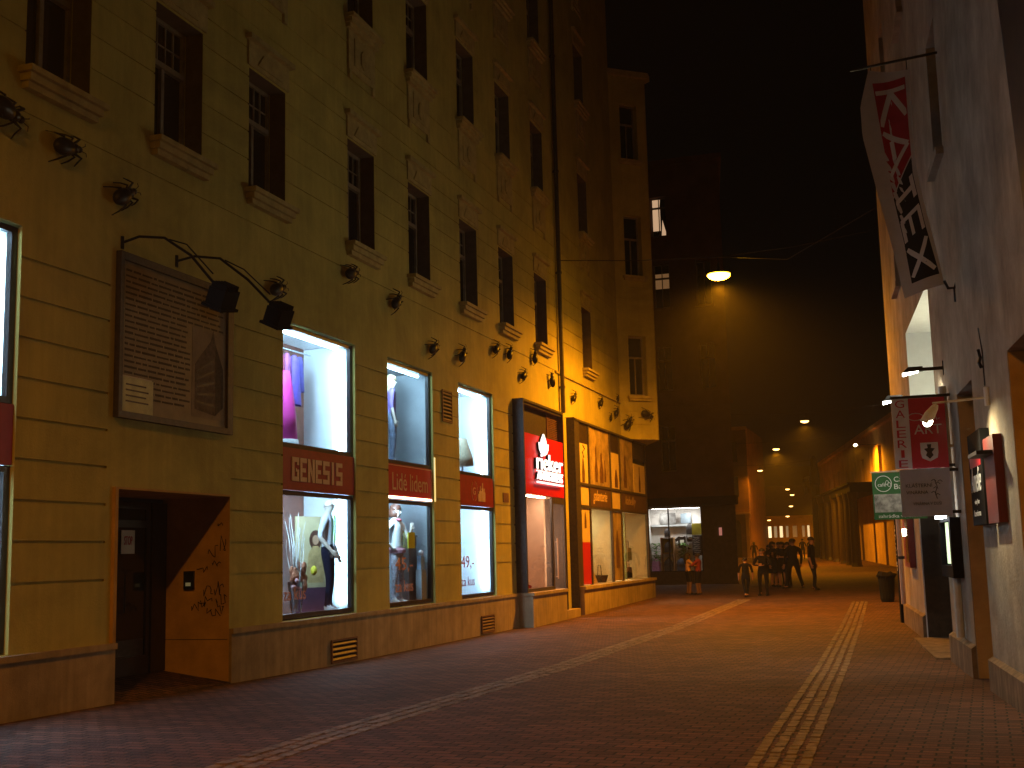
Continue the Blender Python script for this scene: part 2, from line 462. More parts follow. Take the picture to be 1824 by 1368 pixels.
# door recess
b=MB(); a0,a1,zt=12.4,15.0,2.51
b.quad((0,a1,-.2),(-1.1,a1,-.2),(-1.1,a1,zt),(0,a1,zt))
b.quad((0,a0,-.2),(-1.1,a0,-.2),(-1.1,a0,zt),(0,a0,zt))
b.quad((0,a0,zt),(-1.1,a0,zt),(-1.1,a1,zt),(0,a1,zt)); 
b.build('door_recess',MT['ochre'],LB)
b=MB(); b.quad((.04,a0,-.045),(-1.1,a0,.10),(-1.1,a1,.10),(.04,a1,-.058)); b.build('threshold',MT['paving'],LB)
b=MB(); b.box(.002,.05,12.335,12.395,.675,2.535); b.box(.002,.02,12.4,15.0,2.512,2.535); b.build('door_surround',MT['ochre'],LB)
b=MB()
X=-1.04
for (y0,y1) in ((12.42,13.2),(13.25,14.62)):
    b.box(X-.05,X,y0,y0+.08,.1,2.45);b.box(X-.05,X,y1-.08,y1,.1,2.45);b.box(X-.05,X,y0+.08,y1-.08,2.1,2.2);b.box(X-.05,X,y0+.08,y1-.08,2.36,2.45);b.box(X-.05,X,y0+.08,y1-.08,.1,.35)
b.box(X-.05,X+.02,14.64,14.985,.1,2.45); dr=b.build('door',MT['dframe'],LB)
b=MB(); b.box(X-.03,X-.02,12.5,14.9,.3,2.4); b.build('pane',MT['pane'],dr)
b=MB(); b.tube([(X+.05,13.98,.95),(X+.05,13.98,1.45)],.012); b.build('handle',MT['metal'],dr)
b=MB(); b.box(X-.018,X-.012,13.35,14.5,.36,.58); b.build('kick_plate',MT['bframe'],dr)
# notice + intercom + graffiti
nt=MB().box(X+.001,X+.005,13.95,14.25,1.74,2.06).build('notice',MT['sticker'],dr)
t_=text('notice_print','STOP',MT['red'],nt,(X+.006,14.01,1.86),(0,1,0),UPV,.18,.12)
b=MB(); b.box(-.72,-.56,14.96,14.999,1.22,1.48); b.build('intercom',MT['metal'],LB)
b=MB(); b.box(-.68,-.60,14.95,14.959,1.27,1.32); b.build('intercom_button',emit('button',(.5,1,.6),.05),LB)
def squig(b,o,u,v,n,sx,sy,r=.006):
    p=[]; x=0
    for i in range(n):
        p.append(Vector(o)+Vector(u)*(sx*(i/n)+random.uniform(-.03,.03))+Vector(v)*random.uniform(-sy,sy))
    q=[]
    for i in range(len(p)-1):
        for t in (0,.5): q.append(p[i].lerp(p[i+1],t))
    b.tube(q,r,4)
b=MB()
for (x,z,sx,sy,n) in ((-.35,1.75,.22,.10,6),(-.30,1.55,.2,.08,7),(-.5,1.5,.18,.06,6),(-.25,1.25,.18,.16,9),(-.42,1.2,.2,.1,7),(-.6,.98,.25,.07,8),(-.2,.98,.15,.12,8),(-.36,.92,.25,.08,9),(-.12,1.9,.1,.15,6),(-.12,1.1,.08,.15,7),(-.2,2.1,.12,.06,5),(-.45,1.05,.2,.09,8)):
    squig(b,(x,14.992,z),(1,0,0),(0,0,1),n,sx,sy); b.build('graffiti',MT['black'],LB); b=MB()
b=MB()
for z in (.30,): b.box(-1.05,-.02,14.994,14.998,.52,.53)
b.build('recess_joint',MT['reveal'],LB)

# ---------------------------------------------------------------- shop windows (parts of the building)
def shop_window(i,y0,y1,sign,tube_v,lining,deep):
    f=MB()
    for z0,z1 in ((.70,2.68),(3.36,5.33)):
        f.box(-.12,-.05,y0+.01,y0+.06,z0,z1); f.box(-.12,-.05,y1-.10,y1-.01,z0,z1)
        f.box(-.12,-.05,y0+.06,y1-.10,z0,z0+.07); f.box(-.12,-.05,y0+.06,y1-.10,z1-.07,z1)
    fr=f.build('shop_window',MT['dframe'],LB)
    MB().box(-.095,-.088,y0+.06,y1-.10,.77,2.61).build('pane',MT['gl'],fr)
    MB().box(-.095,-.088,y0+.06,y1-.10,3.43,5.26).build('pane',MT['gl'],fr)
    MB().box(-.10,-.025,y0+.012,y1-.012,2.69,3.35).build('sign_panel',sign,fr)
    b=MB()
    b.quad((-.13,y1-.02,.7),(-1.0,y1-.02,.7),(-1.0,y1-.02,5.33),(-.13,y1-.02,5.33))
    b.quad((-.13,y0+.005,.7),(-1.0,y0+.005,.7),(-1.0,y0+.005,5.33),(-.13,y0+.005,5.33))
    b.quad((-.12,y0,5.34),(-1.0,y0,5.34),(-1.0,y1,5.34),(-.12,y1,5.34))
    b.box(-1.0,-.13,y0+.02,y1-.03,2.85,2.95)
    b.build('niche_lining',lining,fr)
    MB().quad((-1.0,y0,.7),(-1.0,y1,.7),(-1.0,y1,5.34),(-1.0,y0,5.34)).build('back_wall',deep,fr)
    b=MB(); b.quad((-.12,y0,.70),(-1.0,y0,.70),(-1.0,y1,.70),(-.12,y1,.70)); b.quad((-.13,y0+.02,3.37),(-.99,y0+.02,3.37),(-.99,y1-.03,3.37),(-.13,y1-.03,3.37)); b.build('display_floor',MT['floor'],fr)
    b=MB(); E=E_TUBE if tube_v else E_TUBE2
    b.tube([(-.20,y0+.1,5.24),(-.20,y1-.3,5.24)],.028,6); b.tube([(-.22,y0+.1,2.76),(-.22,y1-.3,2.76)],.024,6)
    if tube_v:
        b.tube([(-.27,y1-.09,3.45),(-.27,y1-.09,5.2)],.03,6); b.tube([(-.27,y1-.09,.85),(-.27,y1-.09,2.62)],.03,6)
    tb_=b.build('fluorescent_tube',E,fr)
    for (z0,z1) in ((.8,2.7),(3.5,5.2)):
        light('tube_light','SPOT',(-.20,y0+.35,z1),390 if tube_v else 300,FLUO,tb_,rad=.12,tgt=(-.8,y1-.2,z0+.6),size=165,blend=1)
    return fr
W0=shop_window(0,*SHOPW[0][:2],MT['maroon'],True,MT['white'],MT['white'])
W1=shop_window(1,*SHOPW[1][:2],MT['maroon'],True,MT['white'],MT['brown'])
W2=shop_window(2,*SHOPW[2][:2],MT['red'],False,MT['grey'],MT['grey'])
W3=shop_window(3,*SHOPW[3][:2],MT['maroon'],True,MT['white'],MT['white'])
Lu=(0,1,0)
b=MB()
def blocky(ch):
    G={'G':[(0,0,1,.2),(0,.2,.33,.8),(0,.8,1,1),(.67,.2,1,.5),(.5,.4,.67,.55),(.67,.68,1,.8)],
       'E':[(0,0,.95,.2),(0,.2,.33,.4),(0,.4,.8,.58),(0,.58,.33,.8),(0,.8,.95,1)],
       'N':[(0,0,.33,1),(.67,0,1,1)],
       'S':[(0,0,1,.2),(.67,.2,1,.4),(0,.4,1,.6),(0,.6,.33,.8),(0,.8,1,1)],
       'I':[(.3,0,.7,1)]}
    return G[ch]
uu=16.84; Z0=2.83; CW=.235; CH=.38
for ch in 'GENESIS':
    wch=CW if ch!='I' else .19
    for (x0,z0,x1,z1) in blocky(ch):
        b.box(-.024,-.012,uu+x0*CW*(.8 if ch=='I' else 1),uu+x1*CW*(.8 if ch=='I' else 1),Z0+z0*CH+.0007,Z0+z1*CH-.0007)
    if ch=='N': b.prism([(.33*CW,CH*.98),(.33*CW,CH*.5),(.67*CW,.02*CH),(.67*CW,.5*CH)],(-.0235,uu,Z0),Lu,UPV,(.010,0,0))
    uu+=wch+.028
b.build('lettering',MT['cream'],W1)
text('lettering','Lidé lidem',MT['cream'],W2,(-.024,20.72,2.86),Lu,UPV,1.74,.33)
MB().box(-.024,-.012,20.54,22.66,2.70,2.745).build('light_strip',emit('warm_strip',(1,.75,.45),6),W2)
b=MB(); b.box(-.024,-.014,20.53,22.68,3.32,3.335); b.box(-.024,-.014,22.665,22.68,2.75,3.32); b.build('sign_edge',MT['cream'],W2)
MB().box(.002,.02,22.76,22.80,2.70,3.60).build('side_light',emit('yellow_edge',(1,.75,.2),.9),W2)
b=MB()
for k in range(24):
    if k in (5,6,7,17,18): continue
    a0=2*math.pi*k/24; a1=a0+.17
    for r0,r1 in ((.19,.205),):
        b.prism([(r0*math.cos(a0),r0*1.1*math.sin(a0)),(r1*math.cos(a0),r1*1.1*math.sin(a0)),(r1*math.cos(a1),r1*1.1*math.sin(a1)),(r0*math.cos(a1),r0*1.1*math.sin(a1))],(-.024,25.2,3.02),Lu,UPV,(.01,0,0))
for (dx,h) in ((0,.34),(.14,.42),(.25,.3),(-.1,.22)):
    b.prism([(-.05,0),(.05,0),(.07,h*.65),(.02,h*.75),(.03,h),(-.03,h),(-.02,h*.75),(-.07,h*.65)],(-.024,25.60+dx,2.80),Lu,UPV,(.011,0,0))
b.build('emblem',MT['cream'],W3)
text('lettering','G',MT['cream'],W3,(-.024,25.1,2.94),Lu,UPV,.18,.16)
# price writing on the panes
om=mat('orange_letter',(.62,.25,.14),.6,var=.05)
text('lettering','45,-',om,W2,(-.086,20.95,1.32),Lu,UPV,.85,.28)
text('lettering','za kus',om,W2,(-.086,20.95,.95),Lu,UPV,.85,.22)
text('lettering','49,-',mat('rose_letter',(.5,.2,.2),.6),W3,(-.086,24.45,1.3),Lu,UPV,.8,.3)
text('lettering','za kus',mat('plum_letter',(.35,.12,.2),.6),W3,(-.086,24.45,.95),Lu,UPV,.82,.2)
text('lettering','za kus',om,W1,(-.086,16.7,.98),Lu,UPV,.72,.2)
# vents in the wall
def grille(name,y0,y1,z0,z1,n,d=.05,m='slat'):
    b=MB(); b.box(d,d+.006,y0,y1,z0,z1); o=b.build(name,MT['void'],LB)
    f=MB(); f.box(d+.007,d+.03,y0-.03,y1+.03,z1,z1+.03); f.box(d+.007,d+.03,y0-.03,y1+.03,z0-.03,z0); f.box(d+.007,d+.03,y0-.03,y0,z0,z1); f.box(d+.007,d+.03,y1,y1+.03,z0,z1)
    for k in range(n):
        z=z0+(z1-z0)*(k+.3)/n; h=(z1-z0)/n*.42
        f.add([(d+.007,y0,z+h),(d+.03,y0,z),(d+.03,y1,z),(d+.007,y1,z+h),(d+.007,y0,z+h-.012),(d+.03,y0,z-.012),(d+.03,y1,z-.012),(d+.007,y1,z+h-.012)],[(0,1,2,3),(4,5,6,7),(1,2,6,5)])
    f.build('slats',MT[m],o)
grille('vent',18.05,18.95,-.06,.26,4); grille('vent',25.3,26.08,-.08,.25,5); grille('vent',23.27,23.77,4.42,5.04,8,d=.002)
MB().box(.002,.02,27.1,27.5,2.84,3.06).build('wall_plate',MT['slat'],LB)
# information board
ib=thing('information_board','large framed board with small print and a drawing of a building, above the doorway','board',(0,13.6,4.4))
b=MB(); b.box(.01,.09,12.30,14.92,3.38,3.46); b.box(.01,.09,12.30,14.92,5.36,5.46); b.box(.01,.09,12.30,12.37,3.46,5.36); b.box(.01,.09,14.78,14.92,3.46,5.36)
b.build('frame',MT['bframe'],ib)
MB().box(.01,.05,12.37,14.78,3.46,5.36).build('panel',mat('board_panel',(.20,.15,.09),.5,var=.1),ib)
b=MB(); random.seed(3)
for k in range(23):
    z=5.24-k*.072
    u=12.45
    ue=14.7 if k<7 else 13.88
    while u<ue-.1:
        l=min(random.uniform(.06,.3),ue-u)
        b.box(.051,.053,u,u+l,z,z+.022+random.random()*.008); u+=l+.035
b.build('print',mat('print_ink',(.06,.04,.03),.8),ib)
MB().box(.0515,.0535,13.93,14.72,3.56,4.78).build('picture',mat('picture_paper',(.26,.20,.14),.8),ib)
b=MB(); b.prism([(0,0),(.50,-.05),(.50,.95),(.44,1.14),(.38,.98),(0,.62)],(.054,14.0,3.66),Lu,UPV,(.002,0,0)); b.build('picture_house',mat('picture_ink',(.13,.095,.07),.8,scale=14,var=.3),ib)
b=MB(); b.prism([(.50,-.05),(.70,.08),(.70,.62),(.50,.95)],(.0545,14.0,3.66),Lu,UPV,(.002,0,0)); b.build('picture_side',mat('picture_ink2',(.06,.045,.035),.8,scale=20,var=.3),ib)
b=MB()
for r_ in range(5): b.prism([(.03,.09+r_*.10),(.47,.06+r_*.165),(.47,.10+r_*.165),(.03,.12+r_*.10)],(.0565,14.0,3.66),Lu,UPV,(.001,0,0)); b.build('picture_storey',MT['bframe'],ib); b=MB()
MB().box(.052,.056,12.38,13.05,3.47,3.9).build('lit_sheet',mat('sheet',(.62,.64,.42),.7),ib)
MB().box(.0565,.058,12.38,13.02,3.9,3.915).build('sheet_edge',MT['sticker'],ib)
b=MB()
for k in range(4):
    b.box(.057,.059,12.48,12.9+.05*(k%2),3.80-k*.07,3.82-k*.07)
b.build('sheet_print',MT['bframe'],ib)
# two floodlights on curved arms
def flood(y0,z0,y1,z1,yh,zh,lab):
    o=thing('arm_floodlight',lab,'floodlight',(0,y0,z0),group='floodlights on curved arms above the information board')
    m1=(.35,(y0+y1)/2,max(z0,z1)+.12)
    b=MB(); b.tube([(0,y0,z0),(.15,y0+(y1-y0)*.25,z0+.10),(.4,y0+(y1-y0)*.55,z0+.10),(.62,y1,z1),(.8,yh,zh)],.018,6); b.lathe((0,y0,z0-.08),[(.03,0),(.03,.16)],6); b.build('arm',MT['metal'],o)
    b=MB(); b.tube([(.45,y0+(y1-y0)*.6,z0+.08),(.62,y1-.1,z1+.12),(.78,yh-.06,zh+.16)],.010,5); b.build('stay',MT['metal'],o)
    T=Matrix.Translation((.86,yh+.05,zh-.12))@Matrix.Rotation(.45,4,'Y')@Matrix.Rotation(.2,4,'X')
    b=MB(T); b.box(-.13,.13,-.16,.16,-.13,.10); b.box(-.16,.16,-.19,.19,-.17,-.132)
    for k in range(5): b.box(-.12,.12,-.14+k*.06,-.12+k*.06,.102,.17)
    b.build('lamp_head',MT['black'],o)
flood(12.42,5.59,13.0,5.50,13.33,5.14,'dark floodlight nearer the top of the information board, on the first curved arm')
flood(13.6,5.62,14.4,5.48,14.80,5.16,'dark floodlight beyond the information board, just beside the lit red-banded shop window')

# ---------------------------------------------------------------- RIEKER portal and second shop
P1=MB()
for (a,c) in ((28.0,28.06),(31.56,31.62)): P1.box(-.3,.28,a,c,.68 if a<29 else 0,5.42)
P1.box(-.3,.28,28.06,31.56,5.36,5.42); P1.box(.10,.24,28.06,31.56,5.30,5.355)
pt=P1.build('shop_portal',MT['bframe'],LB)
MB().box(.02,.10,28.06,30.55,4.60,5.30).build('transom_panel',MT['bframe'],pt)
b=MB(); b.box(.02,.03,30.6,31.55,4.60,5.30)
for k in range(14): b.box(.03,.12,30.6,31.55,4.62+k*.05,4.64+k*.05)
b.box(.02,.13,30.55,30.6,4.60,5.30); b.build('louvre',MT['slat'],pt)
MB().box(.05,.26,28.07,31.55,3.08,4.585).build('sign_panel',mat('bright_red_sign',(.55,.008,.015),.4,var=.04),pt)
wl=emit('white_letter',(1,.97,.95),1.6)
def lets(s,o,u,w_,h,shadow=True):
    text('letters',s,wl,pt,(o[0]+.06,o[1],o[2]),u,UPV,w_,h,th=.03)
    text('letter_backs',s,MT['void'],pt,(o[0],o[1],o[2]),u,UPV,w_,h,th=.055)
lets('rieker',(.262,28.85,3.72),Lu,2.35,.42)
lets('ANTISTRESS',(.262,28.85,3.46),Lu,2.3,.19)
b=MB(); b.box(.315,.35,28.85,31.2,3.665,3.695); b.box(.315,.35,28.85,31.2,3.37,3.415)
tu=[(0,-.32),(.15,-.24),(.24,-.1),(.27,.12),(.16,.05),(.13,.22),(0,.44),(-.13,.22),(-.16,.05),(-.27,.12),(-.24,-.1),(-.15,-.24)]
b.prism([(x*1.5,y*.75) for x,y in tu],(.315,29.5,4.32),Lu,UPV,(.035,0,0)); b.build('emblem',wl,pt)
b=MB(); b.prism([(x*1.5,y*.75) for x,y in tu],(.264,29.5,4.32),Lu,UPV,(.048,0,0)); b.build('emblem_back',MT['void'],pt)
# glazing + interior
b=MB(); b.box(.20,.26,28.07,28.13,.72,3.06); b.box(.20,.26,30.35,30.45,.05,3.06); b.box(.20,.26,31.47,31.55,.05,3.06); b.box(.20,.26,28.13,30.35,.68,.76); b.box(.20,.26,30.45,31.47,2.9,3.06); b.box(.20,.26,30.45,31.47,.05,.2)
dr2=b.build('shop_frame',MT['bframe'],pt)
MB().box(.225,.232,28.13,30.35,.76,3.06).build('pane',MT['gl'],dr2)
MB().box(.225,.232,30.45,31.47,.2,2.9).build('pane',MT['gl'],dr2)
b=MB(); b.tube([(.30,30.62,.95),(.30,30.62,2.0)],.018,6); b.tube([(.24,30.62,1.0),(.30,30.62,1.0)],.012,5); b.tube([(.24,30.62,1.9),(.30,30.62,1.9)],.012,5); b.build('handle',MT['cream'],dr2)
b=MB()
pk=mat('peach_wall',(.75,.50,.36),.8,var=.04)
b.quad((-.05,28.01,0),(-3,28.01,0),(-3,28.01,3.07),(-.05,28.01,3.07)); b.quad((-.0,30.42,0),(-.9,30.42,0),(-.9,30.42,3.07),(-.0,30.42,3.07)); b.quad((-.9,28.0,0),(-.9,30.42,0),(-.9,30.42,3.07),(-.9,28.0,3.07))
b.build('interior_wall',pk,pt)
b=MB(); b.quad((.2,28.0,3.07),(-3,28.0,3.07),(-3,31.6,3.07),(.2,31.6,3.07)); b.quad((-3,28,0),(-3,31.6,0),(-3,31.6,3.07),(-3,28,3.07)); b.quad((.2,31.58,0),(-3,31.58,0),(-3,31.58,3.07),(.2,31.58,3.07)); b.quad((.2,28,.7),(-.9,28,.7),(-.9,30.4,.7),(.2,30.4,.7)); b.quad((.2,30.45,.04),(-3,30.45,.04),(-3,31.57,.04),(.2,31.57,.04))
b.build('interior',mat('shop_inner',(.42,.30,.2),.8),pt)
b=MB(); b.box(.0,.12,28.4,30.2,3.04,3.065); b.box(-2.0,-1.2,30.8,31.3,1.6,2.5); b.build('ceiling_light',emit('warm_white',(1,.70,.46),70),pt)
b=MB(); b.add([(.41,28.0,g(28)-.1),(.41,31.0,g(31)-.1),(.41,31.0,.60),(.41,28.0,.60)],[(0,1,2,3)]); b.quad((-.3,28,-.3),(.41,28,-.3),(.41,28,.6),(-.3,28,.6)); b.quad((-.3,31,-.3),(.41,31,-.3),(.41,31,.6),(-.3,31,.6)); b.box(-.28,.45,27.98,31.02,.602,.675); b.build('window_base',MT['plinth'],pt)
MB().box(-.3,.41,31.02,32.35,-.3,.10).build('step',MT['plinth'],pt)
MB().box(.003,.05,31.66,32.75,.102,5.40).build('pilaster',MT['wall'],LB)

P2=MB()
Y0,Y1=32.8,42.5
P2.box(-.3,.28,Y0-.06,Y0,.1,5.42); P2.box(-.3,.30,Y0,Y1,5.34,5.40); P2.box(.14,.28,Y0,Y0+.42,.68,5.335)
cols=[(33.22,33.30),(34.3,34.42),(37.0,37.1),(38.3,38.42),(42.3,42.45)]
for a,c in cols: P2.box(.20,.27,a,c,.68,5.335)
for z in (3.52,2.88): P2.box(.20,.275,33.30,34.3,z,z+.08); P2.box(.20,.275,34.42,37.0,z,z+.08); P2.box(.20,.275,37.1,38.3,z,z+.08); P2.box(.20,.275,38.42,42.3,z,z+.08)
pt2=P2.build('shop_portal',MT['bframe'],LB)
MB().box(.20,.25,34.42,37.0,2.965,3.515).build('sign_panel',mat('brown_sign',(.10,.055,.03),.5),pt2)
MB().box(.20,.25,38.42,42.3,2.965,3.515).build('sign_panel',mat('brown_sign2',(.10,.055,.03),.5),pt2)
text('lettering','galanterie',MT['cream'],pt2,(.252,34.75,3.03),Lu,UPV,1.75,.42,shear=.35)
text('lettering','kabelky',mat('dim_letter',(.35,.22,.12),.6),pt2,(.252,39.0,3.05),Lu,UPV,1.6,.38,shear=.35)
pc=mat('cream_poster',(.60,.45,.28),.7,var=.06); br_=mat('brown_poster',(.22,.11,.05),.7,var=.35,scale=5); ps=mat('soft_poster',(.34,.24,.15),.7,var=.30,scale=2.2)
for (a,c,z0,z1,m_) in ((33.30,34.30,3.60,4.75,pc),(33.30,34.3,2.965,3.515,pc),(33.30,34.3,1.9,2.875,pc),(33.3,34.3,.70,1.9,MT['red']),(34.42,37.0,3.605,5.33,ps),(37.1,38.3,3.605,4.75,pc),(37.1,38.3,2.965,3.515,pc),(38.42,40.4,3.605,5.33,ps),(40.5,42.3,3.605,4.6,pc),(37.1,38.3,.70,2.875,ps)):
    MB().box(.215,.235,a,c,z0,z1).build('poster',m_,pt2)
for a,c in ((33.30,34.3),(37.1,38.3),(40.5,42.3)):
    MB().box(.215,.24,a,c,4.76,5.33).build('transom_panel',MT['dwood'],pt2)
# silhouettes on the posters: bag handle, belt and figure shapes
DP=mat('dark_print',(.13,.06,.03),.7,var=.3,scale=8)
b=MB()
for (y,z,h,w_) in ((33.75,3.62,.75,.14),(37.85,3.65,.6,.2),(33.8,2.3,.5,.1),(37.7,1.1,1.2,.22)):
    b.prism([(-w_,0),(w_,0),(w_*1.2,h*.4),(w_*.6,h*.8),(w_*.2,h),(-w_*.3,h*.9),(-w_*.9,h*.5)],(.2405,y,z),Lu,UPV,(.002,0,0)); b.build('poster_print',DP,pt2); b=MB()
b.tube([(.243,33.85,4.35),(.243,33.7,4.5),(.243,33.95,4.6),(.243,33.75,4.7)],.02,4); b.build('poster_print',DP,pt2); b=MB()
for (y,z,h,w_) in ((35.3,3.7,1.1,.14),(35.95,3.7,.95,.2),(36.4,3.75,.7,.1),(39.2,3.7,1.1,.2),(41.4,3.65,.9,.12)):
    b.prism([(-w_,0),(w_,0),(w_*1.3,h*.35),(w_*.5,h*.7),(w_*.6,h*.95),(0,h),(-w_*.6,h*.9),(-w_*.4,h*.65),(-w_*1.2,h*.3)],(.2365,y,z),Lu,UPV,(.002,0,0)); b.build('poster_print',DP,pt2); b=MB()
MB().box(.225,.232,34.42,37.0,.70,2.875).build('pane',MT['gl'],pt2)
MB().box(.225,.232,38.42,42.3,.70,2.875).build('pane',MT['gl'],pt2)
yw=mat('cream_interior',(.62,.52,.34),.8,var=.06)
b=MB(); b.quad((-1.3,Y0,.5),(-1.3,42.4,.5),(-1.3,42.4,2.95),(-1.3,Y0,2.95)); b.quad((.2,Y0+.02,2.93),(-1.3,Y0+.02,2.93),(-1.3,42.4,2.93),(.2,42.4,2.93)); b.quad((.2,Y0+.02,.68),(-1.3,Y0+.02,.68),(-1.3,42.4,.68),(.2,42.4,.68))
for y in (37.05,42.42,33.25): b.quad((.2,y,.68),(-1.3,y,.68),(-1.3,y,2.93),(.2,y,2.93))
b.build('interior',yw,pt2)
b=MB(); b.box(-.9,-.7,34.8,36.6,2.89,2.925); b.box(-.9,-.7,38.8,40.8,2.89,2.925); b.box(-1.29,-1.27,38.9,39.6,1.9,2.8); b.build('ceiling_light',emit('warm_yellow',(1,.80,.42),70),pt2)
MB().box(-1.2,.0,39.9,40.0,.7,2.9).build('green_curtain',mat('green_curtain',(.25,.33,.22),.8,var=.1,scale=12),pt2)
b=MB()
for i in range(8):
    u0=Y0+(Y1+.1-Y0)*i/8;u1=Y0+(Y1+.1-Y0)*(i+1)/8
    b.quad((.41,u0,g(u0)-.1),(.41,u1,g(u1)-.1),(.41,u1,.58),(.41,u0,.58))
b.quad((.41,Y0,-.3),(-.3,Y0,-.3),(-.3,Y0,.58),(.41,Y0,.58)); b.quad((.41,Y1+.1,-.3),(-.3,Y1+.1,-.3),(-.3,Y1+.1,.58),(.41,Y1+.1,.58))
b.box(-.28,.46,Y0-.03,Y1+.13,.582,.67); b.build('window_base',MT['plinth'],pt2)
# wall carrying on under the bay, and the bay itself
BA=Vector((0,39.85,0)); BB=Vector((1.08,40.85,0)); ub=(BB-BA).normalized(); LBn=Vector((ub.y,-ub.x,0)); BL=(BB-BA).length
def Bp(u,d,z): return BA+ub*u+LBn*d+Vector((0,0,z))
bw=[(.42,1.12,6.92,9.0),(.42,1.12,11.15,13.3),(.42,1.12,15.35,17.4)]
def bd(u,z):
    for a,c,e,f in bw:
        if a<u<c and e<z<f: return -.25
    for k in [5.9,6.34,6.7]+[7.4+.44*i for i in range(5)]+[10.3,10.7,14.5]:
        if abs(z-k)<.015: return -.02
    return 0
zz=[5.40,18.4]+[x for q in bw for x in q[2:]]
for k in [5.9,6.34,6.7]+[7.4+.44*i for i in range(5)]+[10.3,10.7,14.5]: zz+=[k-.014,k+.014]
b=relief(Bp,[0,BL,.42,1.12],zz,bd)
b.quad((0,39.85,5.40),(1.08,40.85,5.40),(1.08,41.0,5.40),(0,43.5,5.40)); b.quad((0,39.85,18.4),(1.08,40.85,18.4),(1.08,41.0,18.4),(0,43.5,18.4))
b.quad((1.08,40.85,5.40),(1.08,41.0,5.40),(1.08,41.0,18.4),(1.08,40.85,18.4)); b.quad((1.08,41.0,5.4),(-8,43.5,5.4),(-8,43.5,18.4),(1.08,41.0,18.4))
b.quad((-8,42.46,0),(.15,42.46,0),(.15,42.46,5.4),(-8,42.46,5.4))
bay=b.build('corner_bay',MT['wall'],LB)
b=MB(); b.prism([(0,39.75),(1.25,40.78),(1.25,41.1),(0,42)],(0,0,18.41),(1,0,0),(0,1,0),(0,0,.2)); b.build('cornice',MT['trim'],bay)
for a,c,e,f in bw:
    b=MB()
    for (x0,x1,z0,z1) in ((a+.02,a+.07,e,f),(c-.07,c-.02,e,f),((a+c)/2-.02,(a+c)/2+.02,e,e+1.3),(a+.07,c-.07,e+1.3,e+1.37),(a+.07,c-.07,e,e+.06),(a+.07,c-.07,f-.06,f)):
        b.prism([(x0,z0),(x1,z0),(x1,z1),(x0,z1)],BA+LBn*-.24,ub,UPV,LBn*.04)
    wbay=b.build('window',MT['wood'],bay)
    b=MB(); b.prism([(a+.01,e),(c-.01,e),(c-.01,f),(a+.01,f)],BA+LBn*-.245,ub,UPV,LBn*.01); b.build('pane',MT['pane'],wbay)
    b=MB(); b.prism([(a-.12,e-.12),(c+.12,e-.12),(c+.12,e-.03),(a-.12,e-.03)],BA+LBn*.002,ub,UPV,LBn*.14); b.prism([(a-.08,e-.2),(c+.08,e-.2),(c+.08,e-.122),(a-.08,e-.122)],BA+LBn*.002,ub,UPV,LBn*.09); b.build('sill',MT['trim'],wbay)
# string courses over the main wall
b=MB()
b.box(.002,.05,31.9,39.8,6.60,6.66); b.build('string_course',MT['trim'],LB)
# drainpipe
b=MB(); b.tube([(.10,32.3,5.5),(.10,32.3,25.5)],.065,8)
for z in (6.2,9.5,12.5,16,19,22): b.lathe((.10,32.3,z),[(.085,0),(.085,.06)],8); b.box(.0,.1,32.28,32.32,z,z+.05)
b.build('drainpipe',MT['bframe'],LB)

# ================================================================== FIGURES
def skin_mesh(P,E,Rd,root,sub=1):
    me=bpy.data.meshes.new('sk'); names=list(P); ix={n:i for i,n in enumerate(names)}
    me.from_pydata([P[n] for n in names],[(ix[a],ix[b]) for a,b in E],[])
    o=bpy.data.objects.new('sk',me); COL.objects.link(o)
    o.modifiers.new('s','SKIN').use_smooth_shade=True
    m=o.modifiers.new('u','SUBSURF'); m.levels=sub; m.render_levels=sub
    for n in names:
        v=me.skin_vertices[0].data[ix[n]]; r=Rd[n]; v.radius=(r,r) if not isinstance(r,tuple) else r
        v.use_root=(n==root)
    dg=bpy.context.evaluated_depsgraph_get(); dg.update()
    out=bpy.data.meshes.new_from_object(o.evaluated_get(dg))
    bpy.data.objects.remove(o); bpy.data.meshes.remove(me)
    return out
def seg_t(p,a,b):
    ab=b-a; t=max(0,min(1,(p-a).dot(ab)/max(1e-9,ab.length_squared))); return t,(p-(a+ab*t)).length
